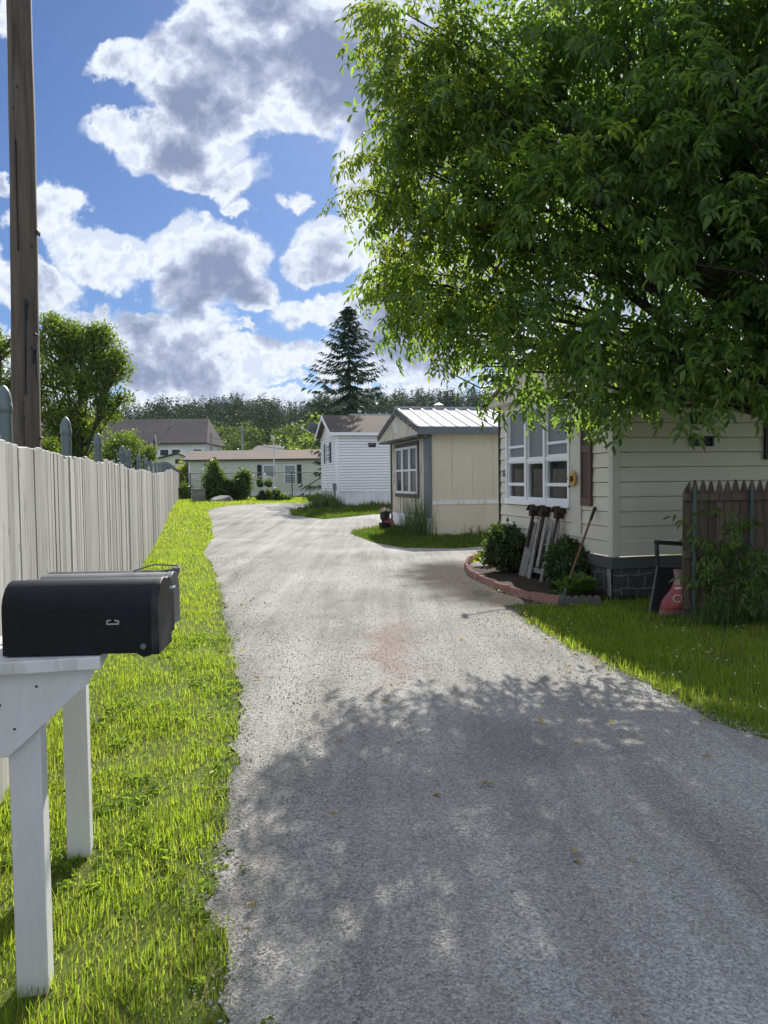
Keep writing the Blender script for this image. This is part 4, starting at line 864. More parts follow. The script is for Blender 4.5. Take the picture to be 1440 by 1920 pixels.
for i, (dz, e) in enumerate(((-.5, (640, 828)), (-.75, (640, 834)), (-1.6, (640, 838)))):
    wire('power_line', pA+Vector((.1, -.2, dz)), at(e[0], e[1], 72), .5, .022, ['overhead wire running right from the middle pole, uppermost of three', 'overhead wire running right from the middle pole, second of three', 'overhead wire running right from the middle pole, lowest of three'][i])
for i, dz in enumerate((-.45, -1.2)):
    wire('power_line', pB+Vector((0, -.1, dz)), pA+Vector((0, -.1, dz-.3)), .35, .022, ['upper overhead wire strung between the two distant poles', 'lower overhead wire strung between the two distant poles'][i])
wire('power_line', pB+Vector((.2, -.1, -2.2)), at(432, 850, 72), .3, .02, 'service wire sloping down from the lamp pole to the green home')
# ------------------------------------------------------------------ flag
ft = at(291, 816, 46); fb_ = at(297, 873, 46)
fl = thing('flagpole', 'slender white flagpole with a drooping striped flag behind the board fence', 'flag', (fb_.x, 46, .35))
mb = MB(); mb.tube([(0, 0, 0), (0, 0, fb_.z-.35), (ft.x-fb_.x, 0, ft.z-.35)], .032, 8); mb.build('pole', MATS['white_paint'], fl)
surf('flag_red', (.42, .03, .04), (.36, .025, .035), 4, rough=.7, bump=0); surf('flag_white', (.7, .7, .7), (.65, .65, .66), 4, rough=.7, bump=0); surf('flag_blue', (.02, .03, .11), (.025, .035, .13), 4, rough=.7, bump=0)
vs, fs, mi = [], [], []; nu, nv_ = 13, 14
top = Vector((ft.x-fb_.x, 0, ft.z-.35-.08)); dwn = Vector((fb_.x-ft.x, 0, fb_.z-ft.z)).normalized()
for j in range(nv_+1):
    for i in range(nu+1):
        u, v_ = i/nu, j/nv_                     # u across the stripes, v along the fly hanging down
        hoist = top+dwn*(u*.72); w_ = .42*math.sin(min(1, v_*1.3)*math.pi/2)
        p = hoist+Vector((-(w_*(1-u*.35))*.75*v_**.5, .10*math.sin(u*9+v_*3)*v_**.5, -v_*(.78-.28*u)))
        vs.append(p)
for j in range(nv_):
    for i in range(nu):
        a = j*(nu+1)+i; fs.append((a, a+1, a+nu+2, a+nu+1)); mi.append(2 if (i < 7 and j < 6) else (0 if i % 2 == 0 else 1))
mb = MB(); mb.v = [Vector(p) for p in vs]; mb.f = [list(f) for f in fs]; mb.m = mi
fo = mb.build('flag', [MATS['flag_red'], MATS['flag_white'], MATS['flag_blue']], fl, smooth='all', recalc=False)
so_ = fo.modifiers.new('cloth', 'SOLIDIFY'); so_.thickness = .004
# ------------------------------------------------------------------ slim pole, hanging-basket post, boulder, block
tp_ = at(515, 939, 47); sp_ = thing('slim_pole', 'slim white pole with a thicker white base in front of the green home', 'pole', (tp_.x, 47, .35)); zt = at(515, 820, 47).z-.35
mb = MB(); mb.tube([(0, 0, .7), (0, 0, zt)], .035, 8); mb.lathe([(.05, zt), (.06, zt+.06), (.01, zt+.12)], n=8); mb.build('shaft', MATS['white_paint'], sp_, smooth=True)
mb = MB(); mb.box((-.09, -.09, -.05), (.09, .09, .74)); mb.lathe([(.12, .74), (.10, .80), (.04, .84)], n=10); mb.build('base', MATS['white_paint'], sp_, bevel=.01)
leafmat('basket_leaf', (.05, .10, .02), (.13, .20, .05), .4)
# ------------------------------------------------------------------ foliage tools
def leaf_card(w_=.5, fold=.25):
    """one leaf, unit length along +y, creased along its midrib"""
    v = np.array([(0, 0, 0), (w_*.5, .32, fold*w_), (w_*.34, .68, fold*w_*.7), (0, 1, -.10), (-w_*.34, .68, fold*w_*.7), (-w_*.5, .32, fold*w_)], float)
    return v, np.array([(0, 1, 2, 3), (0, 3, 4, 5)])
def join(parts):
    Vs, Fs, o = [], [], 0
    for v, f in parts: Vs.append(v); Fs.append(f+o); o += len(v)
    return np.concatenate(Vs), np.concatenate(Fs)
def rnd_rot(n, tilt=.8):
    return rotz(RNG.uniform(0, 6.28, n)) @ rotx(RNG.normal(-.35, tilt, n)) @ roty(RNG.normal(0, .5, n))
def tuft(n, rad, size, w_=.55, tilt=.8, sq=.8):
    """small clump of leaves around a point"""
    lv, lf = leaf_card(w_); p = RNG.normal(0, 1, (n, 3)); p /= np.linalg.norm(p, axis=1)[:, None]; p *= (RNG.random(n)**.5*rad)[:, None]; p[:, 2] *= sq
    M = rnd_rot(n, tilt)*(size*RNG.uniform(.6, 1.25, n))[:, None, None]; V, Fc = scatter([(lv, lf)], np.zeros(n, int), M, p); return V, Fc
def lobe_points(lobes, n, inner=.55):
    vol = np.array([l[3]*l[4]*l[5] for l in lobes])**.75; c = RNG.choice(len(lobes), n, p=vol/vol.sum())
    d = RNG.normal(0, 1, (n, 3)); d /= np.linalg.norm(d, axis=1)[:, None]; r_ = (inner**3+(1-inner**3)*RNG.random(n))**(1/3)*RNG.uniform(.9, 1.08, n)
    La = np.array(lobes); return La[c, :3]+d*r_[:, None]*La[c, 3:6], d, c
def crown(name, lobes, n, variants, mat, parent, inner=.5, smin=.8, smax=1.2, yaw_out=False):
    P, d, c = lobe_points(lobes, n, inner); k = RNG.integers(0, len(variants), n); s = RNG.uniform(smin, smax, n)
    if yaw_out:                                     # +y of the spray points outward and a little down
        yaw = np.arctan2(d[:, 1], d[:, 0])-np.pi/2+RNG.normal(0, .5, n); pit = np.clip(d[:, 2], -.8, .9)*.75-.15+RNG.normal(0, .25, n)
        M = rotz(yaw) @ rotx(pit) @ roty(RNG.normal(0, .35, n))*s[:, None, None]
    else: M = rotz(RNG.uniform(0, 6.28, n)) @ rotx(RNG.normal(0, .35, n))*s[:, None, None]
    V, Fc = scatter(variants, k, M, P); o = np_mesh(name, V, Fc, mat, parent); return o, P
def limbs(name, base, lobes, P, mat, parent, r0, nsub=3, fork=.35, twig=.012):
    """trunk and boughs: trunk up to a fork, a bough to every lobe, twigs to some of its sprays"""
    mb = MB(); b = Vector(base); cen = Vector(np.mean([l[:3] for l in lobes], axis=0)); fk = b.lerp(Vector((b.x*.5+cen.x*.5, b.y*.5+cen.y*.5, cen.z)), fork); fk.z = b.z+(cen.z-b.z)*fork
    mb.tube([b-Vector((0, 0, .1)), b+Vector((0, 0, .15)), b.lerp(fk, .5)+Vector((.04, -.03, 0)), fk], [r0*1.35, r0*1.05, r0*.92, r0*.8], 10)
    for l in lobes:
        c = Vector(l[:3]); m = fk.lerp(c, .5)+Vector((random.gauss(0, .08), random.gauss(0, .08), .12))*(c-fk).length*.5
        rr = r0*.55*max(.35, min(1., max(l[3:6])/ max(max(q_[3:6]) for q_ in lobes)))
        mb.tube([fk, fk.lerp(m, .5)+Vector((0, 0, .03)), m, c.lerp(m, .4), c], [rr, rr*.85, rr*.6, rr*.4, rr*.22], 7, False)
        for j in range(nsub):
            d = Vector((random.gauss(0, 1), random.gauss(0, 1), random.gauss(.2, .8))).normalized(); e = c+Vector((d.x*l[3], d.y*l[4], d.z*l[5]))*.9; s0 = m.lerp(c, random.uniform(.1, .95))
            mb.tube([s0, s0.lerp(e, .5)+Vector((0, 0, random.uniform(0, .12)))*(e-s0).length, e], [rr*.28+twig*.5, rr*.16+twig*.4, twig*.4], 5, False)
    return mb.build(name, mat, parent, smooth=True)
surf('bark', (.085, .07, .058), (.05, .042, .036), 3, (4, 4, .8), .9, .2, .6, bscale=14, bdist=.02)
def plant(name, label, cat, loc, lobes, n, variants, mat, group=None, stem_r=.012, inner=.4, parts=('foliage', 'stem'), nsub=4, fork=.2, **kw):
    t = thing(name, label, cat, loc, 0, group); o, P = crown(parts[0], lobes, n, variants, mat, t, inner, **kw)
    limbs(parts[1], (0, 0, 0), lobes, P, MATS['bark'], t, stem_r, nsub, fork, twig=stem_r*.4); return t
# baskets
bp_ = at(497, 937, 47.6); hb = thing('basket_post', 'white post with two hanging flower baskets in front of the green home window', 'garden post', (bp_.x, 47.6, .35))
mb = MB(); mb.box((-.09, -.08, -.05), (.09, .08, 1.62)); mb.lathe([(.085, 1.62), (.085, 1.66), (.02, 1.72)], n=8); mb.build('post', MATS['chipped_white'], hb)
mb = MB(); mb.bar((-.36, 0, 1.5), (.36, 0, 1.5), .04, .05); mb.build('crossarm', MATS['chipped_white'], hb)
bt = [tuft(14, .12, .14) for _ in range(3)]
for sx in (-.28, .28):
    bk = thing('hanging_basket', 'dark hanging basket on the left arm of the white garden post' if sx < 0 else 'dark hanging basket on the right arm of the white garden post', 'basket', (bp_.x+sx, 47.55, .35+.82), 0, 'hanging baskets on the white post')
    mb = MB(); mb.lathe([(.10, 0), (.17, .05), (.20, .24), (.19, .24), (.05, .2)], n=12); mb.tube([(.18, 0, .24), (0, 0, .62)], .008, 4); mb.tube([(-.18, 0, .24), (0, 0, .62)], .008, 4); mb.build('pot', MATS['black_plastic'], bk, smooth=True)
    crown('foliage', [(0, 0, .33, .2, .2, .16)], 14, bt, MATS['basket_leaf'], bk)
bo = at(420, 936, 46.); 
def rock(name, loc, sx, sy, sz, mat, seed, sub=4):
    bm = bmesh.new(); bmesh.ops.create_icosphere(bm, subdivisions=sub, radius=1); rs = random.Random(seed); ks = [(Vector((rs.gauss(0, 1), rs.gauss(0, 1), rs.gauss(0, 1))).normalized(), rs.uniform(.62, .95)) for _ in range(16)]
    for v in bm.verts:
        d = v.co.normalized(); r_ = 1.
        for n_, h in ks:
            q_ = d.dot(n_)
            if q_ > h: r_ = min(r_, h/q_)
        r_ += .02*math.sin(d.x*9+seed)*math.sin(d.y*11)*math.sin(d.z*8)
        v.co = Vector((d.x*sx, d.y*sy, d.z*sz))*r_
    me = bpy.data.meshes.new(name); bm.to_mesh(me); bm.free(); me.materials.append(mat); o = bpy.data.objects.new(name, me); link(o); o.location = loc; return o
surf('rock', (.30, .29, .27), (.17, .165, .155), 1.6, rough=.9, bump=.5, bscale=9, bdist=.05, spec=.2)
o = rock('boulder', (at(417, 936, 46).x, 46., .30), .85, .7, .52, MATS['rock'], 5); o.rotation_euler = (R(4), R(-8), R(20)); tag(o, 'large pale grey boulder lying on the grass in front of the shrubs', 'boulder')
cbx = at(374, 930, 48.3); mb = MB(); mb.box((-.42, -.3, -.02), (.42, .3, .70)); mb.box((-.46, -.34, .702), (.46, .34, .78)); o = mb.build('stone_block', MATS['rock'], bevel=.02, loc=(cbx.x, 48.3, .35)); tag(o, 'grey square stone block between the fence end and the shrubs', 'block')
leafmat('shrub_leaf', (.035, .075, .015), (.10, .165, .03), .38); leafmat('yellow_leaf', (.10, .15, .02), (.24, .27, .04), .45); leafmat('dark_leaf', (.018, .045, .012), (.05, .09, .022), .25)
sv = [tuft(22, .34, .19) for _ in range(5)]
def W(px, py, Y): p = at(px, py, Y); return p
bx = at(401, 930, 48.8); plant('shrub', 'tall pointed green shrub, left one of the clump behind the boulder', 'shrub', (bx.x, 48.8, .35), [(0, 0, .8, .75, .6, .65), (-.05, 0, 1.5, .55, .5, .6), (-.05, 0, 2.15, .3, .3, .45), (.3, .1, 1.4, .45, .4, .4)], 150, sv, MATS['shrub_leaf'], 'shrubs behind the boulder', .05)
bx = at(431, 930, 49.2); plant('shrub', 'low dark rounded shrub between the two taller ones behind the boulder', 'shrub', (bx.x, 49.2, .35), [(0, 0, .65, .75, .6, .6), (-.3, 0, 1.0, .45, .4, .35), (.3, 0, .5, .5, .5, .45)], 120, sv, MATS['dark_leaf'], 'shrubs behind the boulder', .05)
bx = at(457, 930, 49); plant('shrub', 'upright light green shrub, right one of the clump behind the boulder', 'shrub', (bx.x, 49., .35), [(0, 0, .6, .4, .4, .5), (0, 0, 1.25, .5, .45, .55), (.12, 0, 1.7, .3, .3, .35)], 95, sv, MATS['shrub_leaf'], 'shrubs behind the boulder', .04)
bx = at(349, 905, 59); plant('shrub', 'yellow green bush at the far end of the board fence', 'shrub', (bx.x, 59, .35), [(0, 0, 1.4, .8, .8, 1.1), (.1, 0, 2.4, .6, .6, .6)], 90, sv, MATS['yellow_leaf'], None, .05)
bx = at(345, 932, 53); plant('shrub', 'small weedy bush at the foot of the board fence end', 'shrub', (bx.x, 53, .35), [(0, 0, .5, .45, .4, .5)], 36, sv, MATS['shrub_leaf'], None, .03)
bx = at(490, 938, 47.2); plant('garden_plant', 'dark leafy plant at the foot of the basket post', 'plant', (bx.x, 47.2, .35), [(0, 0, .3, .28, .25, .28)], 22, [tuft(40, .14, .12) for _ in range(2)], MATS['dark_leaf'], None, .02)
bx = at(506, 937, 47.5); plant('garden_plant', 'yellow green bushy plant between the basket post and the slim pole', 'plant', (bx.x, 47.5, .35), [(0, 0, .35, .28, .25, .36)], 26, [tuft(40, .14, .12) for _ in range(2)], MATS['yellow_leaf'], None, .02)
bx = at(528, 940, 46.8); plant('garden_plant', 'low spreading broad leaved plant right of the slim white pole', 'plant', (bx.x, 46.8, .35), [(0, 0, .16, .5, .3, .16), (-.3, 0, .4, .16, .16, .3)], 34, [tuft(26, .14, .2) for _ in range(2)], MATS['basket_leaf'], None, .02)
bx = at(603, 942, 45); plant('garden_plant', 'overgrown weeds along the white house corner by the steps', 'plant', (bx.x-.3, 44, .35), [(0, 0, .2, .5, .4, .22)], 30, [tuft(30, .14, .14) for _ in range(2)], MATS['shrub_leaf'], None, .02)
#PART5
# ------------------------------------------------------------------ planter with flowers, tools, weeds by the far homes
surf('petal_pink', (.55, .12, .16), (.70, .30, .32), 8, rough=.7, bump=0, island=.2); surf('petal_white', (.75, .72, .68), (.7, .6, .58), 8, rough=.7, bump=0); surf('petal_yellow', (.66, .44, .12), (.55, .33, .07), 8, rough=.7, bump=0, island=.15)
pl_ = gnd(722, 992); pt = thing('flower_planter', 'dark two tiered planter with pink and white flowers by the weathered beige home', 'planter', pl_)
mb = MB(); mb.lathe([(.12, 0), (.17, .03), (.20, .20), (.17, .22), (.11, .22), (.10, .27), (.15, .32), (.155, .50), (.12, .52)], n=18); mb.build('pot', MATS['black_plastic'], pt, smooth=True)
fv = [tuft(10, .06, .06, .9)]
crown('foliage', [(0, 0, .52, .15, .12, .06), (.12, -.06, .24, .12, .10, .06)], 22, [tuft(22, .06, .07)], MATS['dark_leaf'], pt)
crown('blossoms', [(.0, -.04, .58, .13, .10, .05)], 14, fv, MATS['petal_white'], pt, .1); crown('blossoms', [(.12, -.12, .25, .10, .08, .09), (-.06, 0, .57, .09, .08, .05)], 20, fv, MATS['petal_pink'], pt, .1)
sh_ = gnd(607, 941); sh_t = loc2w(HW, HA, -.06, 3.4)
spd = thing('garden_tool', 'long handled garden tool leaning on the white house below its window', 'garden tool', at(607, 943, 38.6)); 
tpv = at(614, 905, 38.9)-Vector(spd.location)
mb = MB(); mb.tube([(0, 0, 0), tpv], .022, 6); mb.bar(tpv-Vector((.09, 0, 0)), tpv+Vector((.09, 0, .02)), .035, .045); mb.build('handle', MATS['dark_wood'], spd); mb = MB(); mb.prism([(-.10, 0, -.02), (.10, 0, -.02), (.10, 0, .25), (-.10, 0, .25)], (0, .012, .0)); mb.build('blade', MATS['galv'], spd)
mp_ = at(628, 952, 35.2); mt = thing('meter_post', 'slim grey electric meter post at the corner of the white house', 'meter post', (mp_.x, 35.2, mp_.z))
mb = MB(); mb.box((-.045, -.03, 0), (.045, .03, .85)); mb.build('post', MATS['galv'], mt); mb = MB(); mb.box((-.09, -.06, .80), (.09, .05, 1.12)); mb.lathe([(.07, 0), (.07, .04), (.04, .07)], n=12); mb.build('meter_box', MATS['galv'], mt, bevel=.008)
bl3 = [blade(5)]
def weeds(name, label, loc, n, sx, sy, h, wd, mat, lean=.28):
    t = thing(name, label, 'weeds', loc); x = RNG.normal(0, sx*.5, n); y = RNG.normal(0, sy*.5, n); hh = h*RNG.uniform(.45, 1.1, n)*np.exp(-(x/sx)**2)
    M = rotz(RNG.uniform(0, 6.28, n)) @ rotx(RNG.normal(0, lean, n))*np.stack([np.full(n, wd), hh, hh], -1)[:, None, :]
    V, Fc = scatter(bl3, np.zeros(n, int), M, np.stack([x, y, np.zeros(n)], -1)); np_mesh('foliage', V, Fc, MATS[mat], t); return t
leafmat('weed', (.04, .075, .025), (.10, .14, .05), .4)
p = gnd(765, 1000); weeds('weed_clump', 'tall weed clump against the white skirting under the beige home window, farther one', (p.x, p.y+.2, .03), 120, .3, .2, 1.0, .014, 'weed', .16)
p = gnd(795, 1006); weeds('weed_clump', 'tall weed clump at the blue grey corner of the beige home, nearer one', (p.x-.1, p.y+.1, .02), 240, .42, .25, 1.35, .014, 'weed', .16)
p = gnd(612, 952); weeds('weed_clump', 'bushy patch of long grass at the foot of the white house gable', (p.x, p.y-.2, G(0, p.y)), 900, .9, .8, .75, .03, 'weed', .4)
p = gnd(690, 950); weeds('weed_clump', 'low leafy weeds along the white house skirting', (p.x+.3, 36.1, .34), 260, 1.7, .2, .3, .03, 'weed', .5)
p = gnd(880, 1015); weeds('weed_clump', 'long grass along the lower beige panel of the home with the metal roof', (p.x, H54.y+.32, .02), 420, 1.2, .18, .35, .015, 'weed', .35)
# ------------------------------------------------------------------ flower bed in front of the cream house
pts = BED; mbv = [Vector(p) for p in pts]; vv, ee, ff, *_ = delaunay_2d_cdt(mbv, [], [list(range(len(mbv)))], 1, 1e-4)
mb = MB(); mb.v = [Vector((p.x, p.y, .045)) for p in vv]; mb.f = [list(f) for f in ff]; mb.m = [0]*len(ff)
tag(mb.build('flower_bed', MATS['mulch'], recalc=False), 'dark mulch soil of the flower bed', kind='structure')
surf('brick_pink', (.36, .195, .165), (.29, .15, .125), 5, rough=.85, bump=.4, bscale=40, island=.12); surf('block_dark', (.085, .082, .078), (.13, .125, .115), 5, rough=.9, bump=.4, bscale=40, island=.15)
def scallop(ln, mat, name):
    mb = MB(); ns = 3; top = []
    for i in range(ns*6+1):
        u = i/(ns*6); top.append((-ln/2+ln*u, -.025, .078+.046*abs(math.sin(u*ns*math.pi))**.8))
    mb.prism([(-ln/2, -.025, -.03)]+[(ln/2, -.025, -.03)]+top[::-1], (0, .05, 0)); return mb.build(name, mat, bevel=.003)
epath = [Vector(p) for p in gp((938, 1040), (905, 1046), (880, 1057), (873, 1068), (884, 1083), (912, 1098), (943, 1111), (985, 1123), (1052, 1137), (1140, 1133))]
def along(path, s):
    for a, b in zip(path, path[1:]):
        l = (b-a).length
        if s <= l: return a.lerp(b, s/l), (b-a).normalized()
        s -= l
    return None
s_ = .15; e0 = None; i = 0
while True:
    r_ = along(epath, s_)
    if r_ is None: break
    p, d = r_
    dark = p.y < gnd(1060, 1136).y+.06 and p.x > gnd(1056, 1136).x
    if e0 is None: e0 = scallop(.262, MATS['brick_pink'], 'edging_block'); ed = scallop(.262, MATS['block_dark'], 'edging_block'); o = e0
    elif dark and not ed.get('label'): o = ed
    else:
        src = ed if dark else e0; o = src.copy(); COL.objects.link(o)
    o.location = (p.x+random.gauss(0, .006), p.y+random.gauss(0, .006), G(p.x, p.y)+random.gauss(.0, .006)); o.rotation_euler = (R(random.gauss(0, 3)), R(random.gauss(0, 2.)), math.atan2(d.y, d.x)+R(random.gauss(0, 3)))
    tag(o, 'dark grey scalloped edging block at the hosta end of the flower bed' if dark else 'pinkish red scalloped edging block in the curved border of the flower bed', 'edging block', 'dark edging blocks' if dark else 'pink edging blocks around the bed')
    s_ += .272; i += 1
leafmat('euonymus', (.030, .060, .022), (.085, .125, .045), .3, .4); leafmat('hosta_leaf', (.06, .12, .025), (.14, .22, .05), .4, .4)
ev = [tuft(34, .11, .062, .6, 1.) for _ in range(5)]
p = gnd(945, 1078); plant('shrub', 'leafy green shrub at the rounded far end of the flower bed', 'shrub', (p.x+.12, p.y+.1, .04), [(0, 0, .33, .38, .36, .32), (-.12, .1, .55, .28, .28, .22), (.22, .25, .5, .26, .26, .24), (-.28, -.05, .35, .18, .2, .2), (.12, -.1, .45, .22, .2, .2)], 300, ev, MATS['euonymus'], 'shrubs in the flower bed', .014, nsub=7)
p = gnd(1068, 1112); plant('shrub', 'leafy green shrub between the picket panel and the house corner', 'shrub', (p.x+.02, p.y+.12, .04), [(0, 0, .28, .33, .3, .28), (.0, .15, .45, .24, .25, .2), (.15, .05, .4, .2, .2, .2), (-.15, 0, .4, .18, .2, .16), (.02, .2, .58, .1, .1, .14)], 260, ev, MATS['euonymus'], 'shrubs in the flower bed', .013, nsub=7)
def hosta(name, label, loc, n, ln, mat):
    t = thing(name, label, 'plant', loc); lv, lf = leaf_card(.52, .3); k = n
    yaw = RNG.uniform(0, 6.28, k); pit = RNG.uniform(.05, .95, k); M = rotz(yaw) @ rotx(pit) @ roty(RNG.normal(0, .2, k))*(ln*RNG.uniform(.7, 1.15, k))[:, None, None]
    st_ = np.stack([-np.sin(yaw)*.09, np.cos(yaw)*.09, .06+.12*pit], -1); V, Fc = scatter([(lv, lf)], np.zeros(k, int), M, st_); np_mesh('leaves', V, Fc, mat, t)
    mb = MB()
    for i in range(k): mb.tube([(0, 0, 0), tuple(st_[i])], .004, 4, False)
    mb.build('stem', mat, t)
p = gnd(1090, 1126); hosta('hosta', 'green hosta plant by the dark edging blocks at the house corner', (p.x, p.y+.12, .03), 60, .19, MATS['hosta_leaf'])
p = gnd(1062, 1128); hosta('hosta', 'small hosta at the foot of the leaning red handled tool', (p.x, p.y+.12, .03), 22, .13, MATS['hosta_leaf'])
p = gnd(898, 1066); hosta('bed_plant', 'small yellow green plant at the rounded end of the bed border', (p.x+.1, p.y+.05, .04), 40, .13, MATS['yellow_leaf'])
# picket panel with bird houses, leaning on the gable
def lg(a, out, z): return Vector(loc2w(H52, HA, -out, a)+(z,))
pk = thing('picket_panel', 'old grey picket fence panel with three small bird houses leaning on the cream house', 'picket panel', lg(0, 0, 0), HA)
def leanp(a, t): return Vector((-(.27-.20*t), a, .06+.98*t))   # house-local: foot out from the wall, top near it
mb = MB(); 
for i, a in enumerate((2.02, 1.80, 1.58, 1.36)):
    p, q_ = leanp(a, -.02 if i != 1 else .18), leanp(a, .90); d = (q_-p).normalized(); n_ = Vector((-d.z, 0, d.x)); h = (q_-p).length
    pr = [(-.042, 0), (.042, 0), (.042, h-.05), (.03, h-.015), (0, h), (-.03, h-.015), (-.042, h-.05)]
    mb.prism([p+Vector((0, x, 0))+d*z for x, z in pr], n_*.02)
for a in (2.24, 2.12, 2.33, 2.42):
    p, q_ = leanp(a+.02, -.04), leanp(a-.05, .86); d = (q_-p).normalized(); n_ = Vector((-d.z, 0, d.x)); h = (q_-p).length
    mb.prism([p-n_*.03+Vector((0, x, 0))+d*z for x, z in ((-.04, 0), (.04, 0), (.04, h-.04), (0, h), (-.04, h-.04))], n_*.02)
mb.build('pickets', MATS['grey_wood'], pk)
mb = MB(); 
for t_ in (.12, .62): mb.bar(leanp(1.28, t_)+Vector((.035, 0, 0)), leanp(2.2, t_)+Vector((.035, 0, 0)), .03, .07)
mb.build('rail', MATS['grey_wood'], pk)
for a in (2.28, 1.90, 1.40):
    p, q_ = leanp(a+.03, .45), leanp(a-.01, 1.05); mb = MB(); mb.bar(p-Vector((.02, 0, 0)), q_-Vector((.02, 0, 0)), .075, .025, hint=(1, 0, 0)); po = mb.build('bird_house_post', MATS['dark_wood'], pk)
    c = q_+Vector((-.03, 0, 0)); mb = MB(); mb.box(c+Vector((-.06, -.055, -.10)), c+Vector((.05, .055, .015))); mb.prism([c+Vector((-.06, -.055, .0151)), c+Vector((-.06, .055, .0151)), c+Vector((-.06, 0, .06))], (.11, 0, 0)); bh = mb.build('bird_house', MATS['dark_wood'], pk, bevel=.002)
    mb = MB()
    for s in (-1, 1): mb.prism([c+Vector((-.085, s*.10, -.012)), c+Vector((-.085, s*.002, .070)), c+Vector((-.085, s*.002, .084)), c+Vector((-.085, s*.105, .002))], (.16, 0, 0))
    mb.build('roof', MATS['dark_wood'], bh)
# long handled tool
a0 = lg(.42, .03, 1.19); fo_ = gnd(1055, 1126)
tl_ = thing('long_handled_tool', 'long reddish handled garden tool with black grip leaning on the house corner', 'garden tool', (fo_.x, fo_.y, .03)); d = a0-Vector(tl_.location)
surf('red_handle', (.21, .085, .062), (.16, .065, .05), 6, (3, 3, .6), .5, .4, .05)
mb = MB(); mb.tube([d*.12, d*.86], .0155, 10); mb.build('handle', MATS['red_handle'], tl_, smooth=True)
mb = MB(); mb.tube([d*.85, d*.87, d*.99, d], [.018, .021, .021, .015], 10); mb.build('grip', MATS['black_plastic'], tl_, smooth=True)
mb = MB(); mb.tube([d*0, d*.13], [.012, .018], 8); mb.prism([(-.06, 0, .0), (.06, 0, 0), (.05, 0, .06), (-.05, 0, .06)], (0, .01, 0)); mb.build('head', MATS['galv'], tl_, smooth=True)
# sunflower ornament
sf = thing('sunflower_ornament', 'yellow sunflower wall ornament with a butterfly hanging beside the brown shutter', 'ornament', lg(.99, .06, 1.57), HA)
def TF(p): return Vector((-p.y, p.x, p.z))
mb = MB(TF)
for j in range(22):
    t_ = 2*math.pi*j/22+random.gauss(0, .05); r_ = .115+random.uniform(-.012, .012); o_ = .012*(j % 2)
    ca, sa = math.cos(t_), math.sin(t_); P2 = lambda rr, ww, oo: (ca*rr-sa*ww, oo, sa*rr+ca*ww)
    mb.add([P2(.03, -.006, .01+o_), P2(.03, .006, .01+o_), P2(.085, .019, .02+o_), P2(r_, 0, .006+o_), P2(.085, -.019, .02+o_)], [(0, 1, 2, 3, 4)])
po_ = mb.build('petals', MATS['petal_yellow'], sf, recalc=False); mo = po_.modifiers.new('t', 'SOLIDIFY'); mo.thickness = .003
mb = MB(TF); mb.prism([(.042*math.cos(k*.393), .012, .042*math.sin(k*.393)) for k in range(16)], (0, .026, 0)); mb.build('centre', MATS['dark_wood'], sf, bevel=.008)
mb = MB(TF); mb.tube([(0, .01, .03), (-.01, .015, .13), (.01, .012, .19), (.03, .01, .20)], .003, 5); mb.build('wire', MATS['dark_trim'], sf)
mb = MB(TF); mb.prism([(.10, .035, .0), (.135, .035, .045), (.16, .035, .03), (.15, .035, .0), (.165, .035, -.02), (.13, .035, -.03)], (0, .004, 0)); surf('butterfly', (.30, .06, .01), (.02, .015, .01), 26, rough=.6, bump=0, lo=.45, hi=.55); mb.build('butterfly', MATS['butterfly'], sf)
mb = MB(TF); mb.prism([(.03, .02, -.105), (.09, .02, -.085), (.12, .02, -.115), (.06, .02, -.13)], (0, .004, 0)); mb.build('leaf', MATS['dark_leaf'], sf)
# ------------------------------------------------------------------ brown stockade fence at the right with things beside it
f2p = gnd(1284, 1163); f2 = thing('stockade_fence', 'reddish brown pointed stockade fence panel in the shade in front of the cream house', 'fence', (f2p.x, f2p.y, 0), R(3))
mb = MB(); pw = .0925
for i in range(26):
    x0 = i*pw+.003; x1 = (i+1)*pw-.003; h = 1.575+random.gauss(0, .008)+(-.02 if i == 0 else 0); y_ = .06+random.gauss(0, .003); xm = (x0+x1)/2
    if i == 0: pr = [(x0, 0), (x1, 0), (x1, h), (x1-.02, h-.01), (x0+.012, h-.10), (x0, h-.16)]
    else: pr = [(x0, .0), (x1, .0), (x1, h-.13), (x1-.012, h-.085), (xm+.008, h-.005), (xm-.008, h-.005), (x0+.012, h-.085), (x0, h-.13)]
    mb.prism([(x, y_, z-.03) for x, z in pr], (0, .018, 0))
mb.build('pickets', MATS['brown_wood'], f2)
for z in (1.36, .73, .16):
    mb = MB(); mb.box((.0, .018, z-.04), (2.42, .054, z+.04)); mb.build('rail', MATS['brown_wood'], f2)
surf('green_steel', (.035, .075, .07), (.05, .09, .085), 4, rough=.4, spec=.6, bump=.03)
mb = MB()
for x in (.10, .74):
    m2 = MB(); m2.tube([(x, -.012, -.05), (x, -.012, 1.47)], .020, 10); m2.lathe([(.022, 1.47), (.02, 1.485), (.004, 1.49)], (x, -.012, 0), 10); m2.build('steel_post', MATS['green_steel'], f2, smooth=True)
cp = gnd(1252, 1160); cart = thing('garden_cart', 'black garden cart tipped up on end beside the stockade fence', 'garden cart', (3.24, 8.98, 0), R(4))
mb = MB(); 
